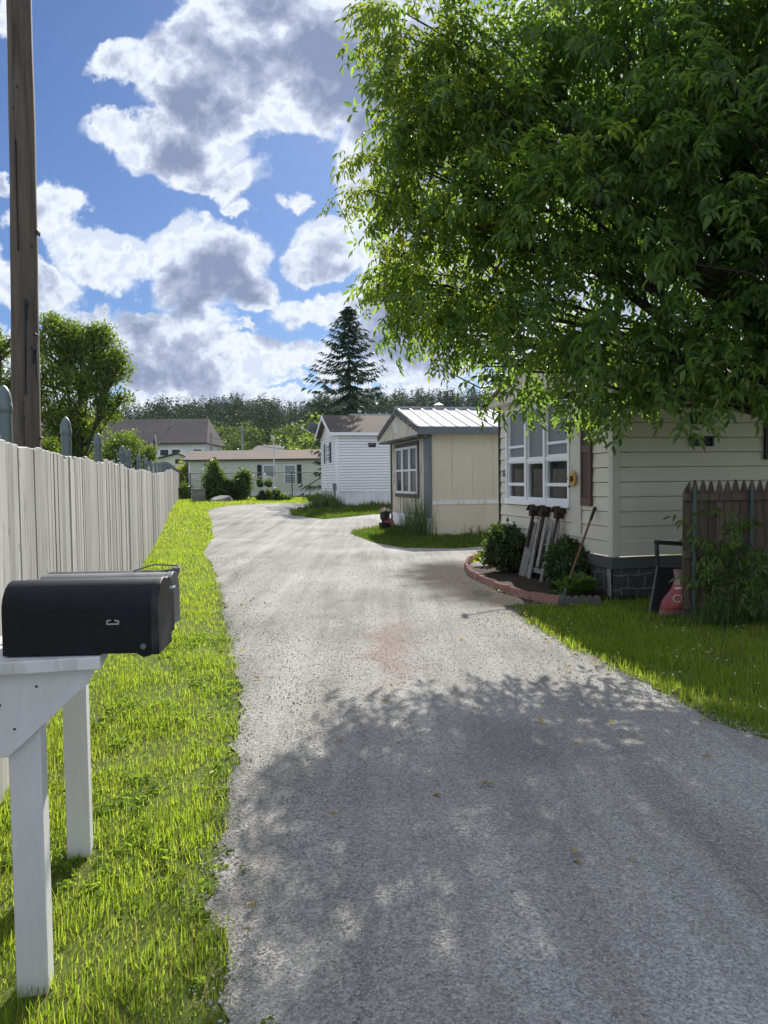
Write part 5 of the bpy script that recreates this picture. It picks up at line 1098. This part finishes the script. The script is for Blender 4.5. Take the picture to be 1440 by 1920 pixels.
# tilted tray: foot at left front, top leaning right
A_, B_ = Vector((-.19, -.12, .02)), Vector((.0, .10, .52)); d = (B_-A_); wv = Vector((.42, .05, -.02))
mb.add([A_, A_+wv, B_+wv, B_, A_+Vector((.05, .14, .02)), A_+wv+Vector((.05, .14, .02)), B_+wv+Vector((.04, .12, -.03)), B_+Vector((.04, .12, -.03))], [(0, 3, 2, 1), (4, 5, 6, 7), (0, 1, 5, 4), (1, 2, 6, 5), (2, 3, 7, 6), (3, 0, 4, 7)]); mb.build('tray', MATS['black_plastic'], cart, bevel=.02)
mb = MB(); mb.tube([A_+Vector((-.01, -.02, 0)), A_.lerp(B_, .5)+Vector((-.012, -.02, 0)), B_+Vector((-.01, -.02, .01)), B_+wv+Vector((0, -.02, .0))], .009, 8); mb.build('rim', MATS['old_box'], cart, smooth=True)
mb = MB(); mb.bar(B_+Vector((.0, .0, .0)), B_+Vector((-.01, .0, .29)), .055, .035); mb.bar(B_+Vector((-.035, 0, .295)), B_+Vector((.42, .04, .255)), .035, .05); mb.bar(B_+Vector((.42, .04, .26)), B_+Vector((.42, .04, 0)), .05, .035); mb.build('handle', MATS['dark_trim'], cart, bevel=.006)
# bag
bg_ = thing('mulch_bag', 'red plastic bag with pale lettering leaning against the black cart', 'bag', (3.27, 8.62, 0), R(2))
surf('bag_red', (.27, .028, .032), (.20, .02, .026), 4, rough=.35, spec=.5, bump=.35, bscale=14, bdist=.015); surf('bag_grey', (.22, .12, .12), (.30, .20, .19), 6, rough=.35, spec=.5, bump=.3, bscale=14, bdist=.015); surf('bag_cream', (.60, .50, .36), (.5, .42, .3), 8, rough=.4, bump=.1)
vs, fs, mi = [], [], []; nz, nr = 22, 28
for j in range(nz+1):
    v_ = j/nz; z = .02+.52*v_; hw_ = (.185-.075*sm(.25, .65, v_)+.05*sm(.72, 1., v_)); th_ = .10*(1-.9*sm(.55, 1., v_))*(.55+.45*sm(0, .18, v_))+.012; cx = .16*v_**1.2
    for i in range(nr):
        t_ = 2*math.pi*i/nr; c_, s_n = math.cos(t_), math.sin(t_); wr = .006*math.sin(t_*7+v_*16)*math.sin(v_*23+t_*2)
        vs.append((cx+(abs(c_)**.75*math.copysign(1, c_))*(hw_+wr), (s_n*th_)+.03*v_+wr, z+.012*math.sin(t_*3+1)*(1-v_)))
for j in range(nz):
    for i in range(nr):
        fs.append((j*nr+i, j*nr+(i+1) % nr, (j+1)*nr+(i+1) % nr, (j+1)*nr+i)); mi.append(1 if (j < 3 or j > 14) else (2 if j == 13 and 16 <= i <= 24 else 0))
fs.append(tuple(range(nr))[::-1]); mi.append(1); fs.append(tuple(range(nz*nr, (nz+1)*nr))); mi.append(1)
mb = MB(); mb.v = [Vector(p) for p in vs]; mb.f = [list(f) for f in fs]; mb.m = mi; mb.build('sack', [MATS['bag_red'], MATS['bag_grey'], MATS['bag_cream']], bg_, smooth='all')
text_part('CIU', .125, MATS['bag_cream'], bg_, Matrix.Translation((.03, -.098, .225)) @ Matrix.Rotation(R(90), 4, 'X'), 'lettering', .05, .006)
# ------------------------------------------------------------------ box-elder style compound leaves
leafmat('maple_leaf', (.050, .112, .036), (.150, .235, .060), .62, .38, (1.25, 1.15, .5), .5, 1.0); leafmat('young_lit_leaf', (.090, .155, .022), (.21, .27, .040), .5, .4, (1.25, 1.1, .4), .4)
def leaflet(): 
    v = np.array([(0, 0, 0), (.20, .30, .05), (.15, .66, .03), (.0, 1.0, -.14), (-.15, .66, .03), (-.20, .30, .05), (0, .35, -.01), (0, .68, -.04)], float)
    return v, np.array([(0, 1, 2, 6), (6, 2, 3, 7), (0, 6, 4, 5), (6, 7, 3, 4)])
LF = leaflet()
LF = (LF[0], np.array([(0, 1, 2, 7), (7, 2, 3, 3), (0, 7, 4, 5), (7, 3, 4, 4)]))
LF = (np.array([(0, 0, 0), (.17, .30, .06), (.125, .64, .035), (0, 1.0, -.18), (-.125, .64, .035), (-.17, .30, .06)], float), np.array([(0, 1, 2, 3), (0, 3, 4, 5)]))
def compound(n_pairs, ln):
    """pinnate leaf: pairs of drooping leaflets on a stalk along +y"""
    M, P = [], []
    for i in range(n_pairs):
        y = .07+.055*i
        for s in (-1, 1):
            a = s*RNG.uniform(.75, 1.2)
            M.append((rotz(np.array([-a])) @ rotx(np.array([RNG.uniform(-.95, -.25)])) @ roty(np.array([RNG.normal(0, .3)])))[0]*ln*RNG.uniform(.8, 1.1)); P.append((0, y, -.02*i))
    M.append(rotx(np.array([RNG.uniform(-.7, -.2)]))[0]*ln*1.15); P.append((0, .07+.055*n_pairs-.02, -.02*n_pairs))
    return scatter([LF], np.zeros(len(P), int), np.array(M), np.array(P))
def spray(n, L_, ln):
    cv_ = [compound(RNG.integers(1, 3), ln) for _ in range(4)]; parts = []
    for i in range(n):
        t_ = (i+.5)/n; s = 1 if i % 2 else -1; a = s*RNG.uniform(.5, 1.2) if i < n-2 else RNG.normal(0, .3)
        M = rotz(np.array([-a])) @ rotx(np.array([RNG.uniform(-.9, .05)])) @ roty(np.array([RNG.normal(0, .4)])); pos = np.array([(RNG.normal(0, .03), L_*t_, -.22*L_*t_*t_+RNG.normal(0, .03))])
        parts.append(scatter([cv_[RNG.integers(0, 4)]], np.zeros(1, int), M, pos))
    # the twig that carries them
    tw = np.array([(-.004, 0, 0), (.004, 0, 0), (-.003, L_*.5, -.055*L_), (.003, L_*.5, -.055*L_), (-.002, L_, -.22*L_), (.002, L_, -.22*L_)]); parts.append((tw, np.array([(0, 1, 3, 2), (2, 3, 5, 4)])))
    return join(parts)
MV = [spray(10, .52, .112) for _ in range(7)]
tb = Vector((5.9, 8.05, 0)); tree = thing('maple_tree', 'big leafy tree with drooping compound leaves overhanging the cream house', 'tree', tb)
LB = []
def lobe(px, py, Y, r, sq=.85): px, py = px+max(0, (900-px)*.16)+(35 if px < 800 and py < 250 else 0), py-max(0, (py-560)*.20)*(.8 if px < 1000 else .35 if px < 1200 else .75); r = max(.16, r-.14); c = at(px, py, Y+.2)-tb; LB.append((c.x, c.y, c.z, r, r, r*sq))
for a in ((735, 60, 8.2, .62), (770, 190, 8.2, .62), (712, 165, 8.3, .30), (725, 300, 8.6, .45), (668, 372, 8.8, .30), (740, 400, 9, .55), (730, 525, 9.6, .42), (685, 548, 9.8, .22), (790, 570, 9.9, .55), (800, 640, 10.1, .30),
          (870, 520, 9.3, .85), (880, 630, 9.7, .5), (915, 690, 9.6, .38), (880, 330, 8.6, .95), (860, 170, 8.4, .62), (960, 120, 8.6, .62), (985, 715, 9.0, .38), (1050, 755, 8.9, .26), (1115, 770, 8.7, .30), (1165, 745, 8.5, .38), (1020, 620, 8.9, .75), (1010, 450, 8.3, 1.0), (1010, 280, 8.5, .9),
          (1180, 560, 8.2, 1.0), (1160, 380, 7.8, .95), (1180, 180, 8.4, 1.1), (1300, 640, 8.1, .65), (1270, 710, 8.2, .35), (1400, 655, 7.6, .65), (1420, 480, 7.2, .9), (1330, 330, 7.6, 1.0), (1340, 120, 7.8, 1.1), (1440, 220, 7.0, .9), (1080, 30, 8.9, .75), (1210, -80, 8.8, 1.2), (1050, 700, 8.3, .55), (1150, 700, 8.0, .6), (1280, 705, 7.7, .55), (1400, 700, 7.4, .6), (1470, 600, 7.2, .7), (1480, 330, 8.4, 1.0), (1460, 520, 8.4, .9), (1290, 480, 9.0, .8)): lobe(*a)
for (x, y, z, r) in ((4.2, 9.4, 7.0, 1.6), (5.9, 8.1, 7.6, 2.0), (7.6, 8.6, 6.0, 2.0), (5.6, 6.2, 5.4, 1.7), (7.2, 6.4, 4.6, 1.8), (4.0, 10.6, 5.6, 1.3), (2.6, 10.2, 5.8, 1.2), (6.6, 9.2, 4.2, 1.5), (4.6, 7.2, 6.6, 1.4), (3.0, 8.6, 6.3, 1.1), (5.0, 8.6, 4.6, 1.4)):
    LB.append((x-tb.x, y-tb.y, z, r, r, r*.85))
o, P = crown('crown', LB, 3900, MV, MATS['maple_leaf'], tree, .55, .75, 1.2, True)
# fresh pale shoots, their colour also standing in for backlight on the crown's left edge, and a bright tip in the middle
YL = [l for l in LB[:16]]; o, _ = crown('young_lit_shoots', [(l[0]-.1, l[1]-.05, l[2]+.06, l[3]*1.05, l[4]*.9, l[5]*1.05) for l in YL], 620, [spray(7, .36, .085) for _ in range(3)], MATS['young_lit_leaf'], tree, .75, .75, 1.15, True)
c = at(1130, 240, 6.6)-tb; crown('young_lit_shoots', [(c.x, c.y, c.z, .05, .05, .04)], 2, [spray(6, .22, .09)], MATS['young_lit_leaf'], tree, .1, .9, 1.1, True)
limbs('trunk', (0, 0, 0), LB, P, MATS['bark'], tree, .24, 5, .42, .016)
# saplings of the same kind growing through the stockade fence
for (px, py, Y, lobes, n, lab) in ((1345, 1165, 8.25, [(.05, 0, .75, .2, .15, .35), (.1, 0, .45, .2, .15, .25), (.0, 0, 1.05, .14, .1, .2)], 22, 'young leafy sapling growing in front of the steel post of the stockade fence'), (1425, 1165, 8.2, [(0, 0, .95, .28, .2, .4), (.1, 0, .5, .4, .25, .35), (.15, 0, .2, .4, .3, .2)], 40, 'denser leafy sapling growing at the right part of the stockade fence')):
    g_ = at(px, py, Y); plant('sapling', lab, 'sapling', (g_.x, Y, 0), lobes, n, [spray(5, .22, .085) for _ in range(3)], MATS['maple_leaf'], 'saplings by the stockade fence', .012, .2, yaw_out=True)
p = gnd(1360, 1178); weeds('weed_clump', 'tall weeds along the foot of the stockade fence', (p.x+.1, p.y+.12, 0), 420, .75, .16, .38, .009, 'weed', .35)
# ------------------------------------------------------------------ spruce
leafmat('spruce_needle', (.016, .040, .026), (.050, .085, .052), .12, .6, (1, 1, .8), .25)
def spruce(loc, H, rad, label, group=None, dens=1., droop=1.):
    t = thing('spruce_tree', label, 'tree', loc, 0, group); mb = MB(); mb.tube([(0, 0, -.2), (0, 0, H*.5), (0, 0, H)], [H*.018, H*.010, .01], 8); mb.build('trunk', MATS['bark'], t, smooth=True)
    tw = np.array([(-.5, 0, 0), (.5, 0, 0), (.35, .6, -.08), (-.35, .6, -.08), (.05, 1, -.2), (-.05, 1, -.2)]); twf = np.array([(0, 1, 2, 3), (3, 2, 4, 5)]); TV = [(tw, twf)]
    M, P = [], []; z = H*.055
    while z < H-.05:
        f_ = 1-z/H; r_ = rad*min(1., (f_/.40)**.85); nb = max(4, int(8*dens)); ph = random.random()*6.28
        for b in range(nb):
            a = ph+b*6.283/nb+random.gauss(0, .18); L_ = r_*random.uniform(.68, 1.12)+.08; rise = (.40-.95*min(1, f_*1.5))*droop
            d = np.array([math.cos(a), math.sin(a), 0]); side = np.array([-d[1], d[0], 0]); ns = max(4, int(L_/.13*dens)); zb = z+random.gauss(0, .06)
            for s in range(ns):
                u = (s+.5)/ns*random.uniform(.95, 1.05); p = d*L_*u+np.array([0, 0, zb+L_*(rise*u+.28*u*u*f_)-.10*L_*math.sin(u*3.1)])
                for sd in (-1, 0, 1):
                    ln = (.20+.34*L_*.28*(1-u*.75)+.10)*random.uniform(.7, 1.15); an = sd*random.uniform(.6, 1.0); yv = d*math.cos(an)+side*math.sin(an); yv = yv+np.array([0, 0, -.30-.25*f_+random.gauss(0, .18)]); yv /= np.linalg.norm(yv)
                    xv = np.cross(yv, [0, 0, 1]); xv /= np.linalg.norm(xv); ro_ = random.gauss(0, .6); zv = np.cross(xv, yv); xv = xv*math.cos(ro_)+zv*math.sin(ro_); zv = np.cross(xv, yv)
                    M.append(np.stack([xv*.095, yv*ln, zv*ln], -1)); P.append(p)
        z += max(.17, .62*min(1., .22+f_*1.6))/max(.7, dens)
    V, Fc = scatter(TV, np.zeros(len(P), int), np.array(M), np.array(P)); np_mesh('crown', V, Fc, MATS['spruce_needle'], t); return t
sp0 = at(658, 930, 45.5); zt = at(657, 577, 45.5).z-.35
spruce((sp0.x, 45.5, .35), zt, 2.75, 'tall dark blue green spruce standing behind the white house')
# ------------------------------------------------------------------ broadleaf trees behind the board fence
leafmat('ash_leaf', (.05, .10, .020), (.15, .205, .040), .45, .5)
AV = [tuft(34, .46, .17, .5) for _ in range(5)]
p = at(150, 900, 31); plant('broadleaf_tree', 'rounded green broadleaf tree behind the board fence, right of the near pole', 'tree', (p.x, 31, .2),
    [tuple(at(a, b, Y)-Vector((p.x, 31, .2)))+(r_, r_, r_*.8) for a, b, Y, r_ in ((120, 640, 31, 1.05), (175, 660, 31, 1.1), (205, 690, 31, .75), (150, 720, 30.5, 1.0), (95, 700, 31.5, .95), (205, 760, 30.6, .65), (120, 785, 30.6, .85), (60, 760, 31, .9), (190, 625, 31, .55), (160, 810, 31, .7), (228, 675, 31, .38), (232, 745, 31, .3), (100, 610, 31, .5), (135, 845, 31, .6))], 620, AV, MATS['ash_leaf'], 'broadleaf trees behind the board fence', .2, .25, ('crown', 'trunk'), 6, .35, smin=.6, smax=1.1)
p = at(0, 900, 29); plant('broadleaf_tree', 'green broadleaf tree at the left edge, mostly hidden by the near pole', 'tree', (p.x, 29, .2),
    [tuple(at(a, b, Y)-Vector((p.x, 29, .2)))+(r_, r_, r_*.85) for a, b, Y, r_ in ((0, 650, 29, .75), (-40, 640, 29, 1.), (5, 720, 29, .8), (-60, 740, 29, 1.2), (20, 790, 29, .7), (-30, 820, 29, 1.))], 260, AV, MATS['ash_leaf'], 'broadleaf trees behind the board fence', .2, .25, ('crown', 'trunk'), 5, .35, smin=.6, smax=1.1)
p = at(235, 880, 40); plant('shrub', 'bushy green thicket behind the board fence below the grey roof', 'shrub', (p.x, 40, .35),
    [tuple(at(a, b, Y)-Vector((p.x, 40, .35)))+(r_, r_, r_*.8) for a, b, Y, r_ in ((235, 830, 40, .75), (265, 845, 40, .6), (205, 845, 39.5, .7), (180, 850, 38, .8), (280, 862, 40, .45), (240, 865, 40, .7), (110, 850, 35, .8), (60, 850, 35, .9))], 260, AV, MATS['ash_leaf'], None, .08, smin=.6, smax=1.)
# ------------------------------------------------------------------ wooded hill
def hill_z(x, y): return 13.2*sm(120, 285, y)*(.55+.45*sm(-105, -40, x)) + 1.2*math.sin(x*.031+1)*sm(140, 240, y) + .35
hx = np.arange(-300, 301, 12.); hy = np.concatenate([np.arange(105, 330, 9.), [360, 420]]); XX, YY = np.meshgrid(hx, hy)
HZ = np.vectorize(hill_z)(XX, YY)-.4; V = np.stack([XX, YY, HZ], -1).reshape(-1, 3); nx = len(hx); q = np.arange((len(hy)-1)*nx).reshape(-1, nx)[:, :-1].ravel()
surf('forest_floor', (.03, .045, .018), (.045, .06, .025), .05, rough=.95, spec=.1, bump=0); tag(np_mesh('hill', V, np.stack([q, q+1, q+nx+1, q+nx], -1), MATS['forest_floor'], smooth=True), 'low wooded hill on the horizon', kind='structure')
leafmat('hill_pine', (.020, .046, .026), (.055, .090, .044), .12, .7, (1, 1, .7), .2); leafmat('hill_leaf', (.045, .085, .022), (.10, .15, .038), .3, .6)
def pine_v(n=170, H=15., seed=0):
    q_ = RNG.random(n); z = H*(.10+.90*q_**.8); r_ = (1-(z/H-.1)/.95)**.42*H*.25*RNG.uniform(.25, 1.1, n); a = RNG.uniform(0, 6.28, n); z = z-.12*r_+np.sin(a*3+seed)*.5
    cv_ = leaf_card(.62, .2); M = rotz(a-np.pi/2) @ rotx(RNG.normal(-.05, .4, n)) @ roty(RNG.normal(0, .5, n))*(RNG.uniform(.5, 1.1, n)*(.5+.75*(1-z/H)))[:, None, None]
    v, f = scatter([cv_], np.zeros(n, int), M, np.stack([np.cos(a)*r_*.75, np.sin(a)*r_*.75, z], -1)); tr = np.array([(-.2, 0, 0), (.2, 0, 0), (.06, 0, H*.9), (-.06, 0, H*.9), (0, -.2, 0), (0, .2, 0), (0, .06, H*.9), (0, -.06, H*.9)]); return join([(v, f), (tr, np.array([(0, 1, 2, 3), (4, 5, 6, 7)]))])
def decid_v(n=520, H=11.):
    ls = [(RNG.normal(0, 1.6), RNG.normal(0, 1.6), H*RNG.uniform(.38, .85), r_, r_, r_*.8) for r_ in RNG.uniform(1.3, 2.4, 6)]; P_, _, _ = lobe_points(ls, n, .6)
    cv_ = leaf_card(.85, .2); M = rnd_rot(n)*RNG.uniform(.35, .75, n)[:, None, None]; v, f = scatter([cv_], np.zeros(n, int), M, P_); tr = np.array([(-.2, 0, 0), (.2, 0, 0), (.06, 0, H*.7), (-.06, 0, H*.7)]); return join([(v, f), (tr, np.array([(0, 1, 2, 3)]))])
PV = [pine_v(620, 15., i) for i in range(5)]; DV = [decid_v() for _ in range(5)]
def wood_stand(name, VV, n, x0, x1, y0, y1, s0, s1, mat, label):
    y = RNG.uniform(y0, y1, n); x = RNG.uniform(x0, x1, n); k = (x > -.44*y) & (x < .26*y); x, y = x[k], y[k]; z = np.array([hill_z(a, b) for a, b in zip(x, y)])-.5; s = RNG.uniform(s0, s1, len(x))
    V, Fc = scatter(VV, RNG.integers(0, len(VV), len(x)), rotz(RNG.uniform(0, 6.28, len(x)))*np.stack([s*RNG.uniform(.8, 1.1, len(x)), s*RNG.uniform(.8, 1.1, len(x)), s], -1)[:, None, :], np.stack([x, y, z], -1))
    return tag(np_mesh(name, V, Fc, mat), label, 'forest', kind='stuff')
wood_stand('pine_forest', PV, 1150, -130, 80, 150, 292, .75, 1.2, MATS['hill_pine'], 'dark pine wood covering the hill behind the homes')
wood_stand('broadleaf_forest', DV, 1150, -130, 80, 120, 292, .65, 1.1, MATS['hill_leaf'], 'lighter broadleaf wood mixed into the hill and along its foot')
def single(px, ytop, Y, VV, mat, label, wid, group):
    p = at(px, ytop, Y); g = hill_z(p.x, Y); H = p.z-g; t = thing('hill_tree', label, 'tree', (p.x, Y, g), random.random()*6, group); v, f = VV; k = H/v[:, 2].max(); np_mesh('crown', v*np.array([wid, wid, k]), f, mat, t)
    mb = MB(); mb.tube([(0, 0, -.5), (0, 0, H*.8)], [.22, .06], 6); mb.build('trunk', MATS['bark'], t)
def fir_v(n=420, H=15.):
    q_ = RNG.random(n)**.7; z = H*(1-.97*q_); r_ = (H-z)/H*H*.17*RNG.uniform(.35, 1.05, n); a = RNG.uniform(0, 6.28, n); cv_ = leaf_card(.6, .2); M = rotz(a-np.pi/2) @ rotx(RNG.normal(-.45, .25, n))*(RNG.uniform(.6, 1.2, n)*(.4+.7*q_))[:, None, None]
    return scatter([cv_], np.zeros(n, int), M, np.stack([np.cos(a)*r_*.8, np.sin(a)*r_*.8, z], -1))
leafmat('hill_fir', (.010, .024, .018), (.022, .042, .028), .08, .7, (1, 1, .8), .2)
for (px, yt, Y, wd, lab) in ((844, 733, 150, .95, 'dark pointed fir on the skyline above the metal roof, tallest one'), (813, 740, 160, .75, 'slim dark fir on the skyline left of the tallest fir'), (897, 743, 150, .9, 'dark fir on the skyline just left of the cream house'), (752, 748, 175, .8, 'small dark fir on the skyline above the metal roof ridge end')):
    single(px, yt, Y, fir_v(), MATS['hill_fir'], lab, wd, 'dark firs on the skyline')
for (px, yt, Y, wd, lab) in ((572, 806, 95, .85, 'light green broadleaf tree behind the satellite dish'), (540, 815, 100, .8, 'light green broadleaf tree above the patchy red roof'), (598, 770, 105, .9, 'bright green tree left of the spruce trunk')):
    single(px, yt, Y, DV[len(lab) % 5], MATS['ash_leaf'], lab, wd, 'light green trees behind the homes')
dw = thing('satellite_dish', 'dark satellite dish on an arm at the left eave of the white house', 'satellite dish', at(597, 826, 40.2)); c = at(585, 803, 40.2)-Vector(dw.location)
mb = MB(); mb.lathe([(.02, 0), (.18, .02), (.33, .09), (.335, .095), (.18, .04), (.01, .015)], n=20); do = mb.build('reflector', MATS['slate_trim'], dw, smooth=True); do.location = c; do.rotation_euler = (R(-55), R(38), 0); do.scale = (.85, 1., 1.)
mb = MB(); mb.tube([(0, .1, 0), c*.6+Vector((0, .05, -.05)), c+Vector((0, .05, 0))], .03, 6); mb.build('mast', MATS['galv'], dw)
e = at(567, 803, 40.2)-Vector(dw.location); mb = MB(); mb.tube([c+Vector((-.05, -.05, -.25)), e], .025, 6); mb.build('arm', MATS['white_paint'], dw); mb = MB(); mb.box(tuple(e+Vector((-.08, -.07, -.05))), tuple(e+Vector((.07, .07, .10)))); mb.build('receiver', MATS['white_paint'], dw, bevel=.02)
# ------------------------------------------------------------------ fallen leaves and clover heads
lv = leaf_card(.45, .3); n = 150; e2 = np.concatenate([er, np.repeat(er[er[:, 0] > 1.3], 3, 0)]); ex = e2[RNG.integers(0, len(e2), 190)]+RNG.normal(0, .12, (190, 2)); rx = RNG.uniform(-.4, 3., (40, 1)); ry = RNG.uniform(2.3, 7.5, (40, 1)); xy = np.concatenate([ex, np.concatenate([rx, ry], 1)])
xy = xy[(np.abs(xy[:, 0]) < .6*xy[:, 1])]; n = len(xy); M = rotz(RNG.uniform(0, 6.28, n)) @ rotx(RNG.normal(.1, .25, n)) @ roty(RNG.normal(0, .3, n))*RNG.uniform(.03, .065, n)[:, None, None]
V, Fc = scatter([lv], np.zeros(n, int), M, np.concatenate([xy, .045+0*xy[:, :1]], 1)); leafmat('dead_leaf', (.20, .17, .05), (.42, .36, .14), .2, .6)
tag(np_mesh('fallen_leaves', V, Fc, MATS['dead_leaf']), 'scattered dry fallen leaves on the lane and its edges', kind='stuff')
n = 170; x = RNG.uniform(1.6, 5.5, n); y = RNG.uniform(4.6, 9., n); k = ~inpoly(x, y, rag) & ~inpoly(x, y, feet[0]) & (np.sin(x*3.1+y)*np.sin(y*2.7-x) > -.1); x, y = x[k], y[k]; n = len(x)
V, Fc = scatter([(octv, octf)], np.zeros(n, int), np.repeat(np.eye(3)[None]*.009, n, 0), np.stack([x, y, RNG.uniform(.05, .1, n)], -1)); tag(np_mesh('clover_flowers', V, Fc, MATS['petal_white']), 'tiny white clover heads dotted over the shaded lawn', kind='stuff')
# broad-leaved weeds along the verge edge
wv_ = [tuft(7, .035, .032, .6, .4) for _ in range(4)]; k = RNG.integers(0, len(er), 360); p2 = er[k]+RNG.normal(0, .09, (360, 2)); p2 = p2[~inpoly(p2[:, 0], p2[:, 1], rag) | (RNG.random(360) < .12)]
cx_ = RNG.uniform(-2.4, -.4, 2300); cy_ = RNG.uniform(1.8, 8., 2300); kk = ~inpoly(cx_, cy_, rag) & (cx_ > FX0+FSL*cy_+.05) & (np.sin(cx_*4+1.3*np.sin(cy_*2.1))*np.sin(cy_*2.6+cx_) > .05); p2 = np.concatenate([p2, np.stack([cx_[kk], cy_[kk]], -1)])
s = RNG.uniform(.5, 1.2, len(p2))
V, Fc = scatter(wv_, RNG.integers(0, 4, len(p2)), rotz(RNG.uniform(0, 6.28, len(p2)))*s[:, None, None], np.concatenate([p2, .03+0*p2[:, :1]], 1)); leafmat('clover_leaf', (.075, .14, .025), (.18, .26, .05), .5, .65, (1.15, 1.1, .5), .1)
tag(np_mesh('edge_weeds', V, Fc, MATS['clover_leaf']), 'small broad leaved weeds and clover in the verge and along the lane edges', 'weeds', kind='stuff')

# ------------------------------------------------------------------ air between here and the hill
m, nt, out = nt_new('haze_air'); pv = N(nt, 'ShaderNodeVolumePrincipled'); pv.inputs['Color'].default_value = (.86, .92, 1., 1); pv.inputs['Density'].default_value = .00014; pv.inputs['Anisotropy'].default_value = 0.; L(nt, pv.outputs[0], out.inputs['Volume'])
mb = MB(); mb.box((-340, -30, -1), (340, 440, 50)); tag(mb.build('haze', m), 'thin summer haze softening the far wooded hill', 'haze', kind='stuff')
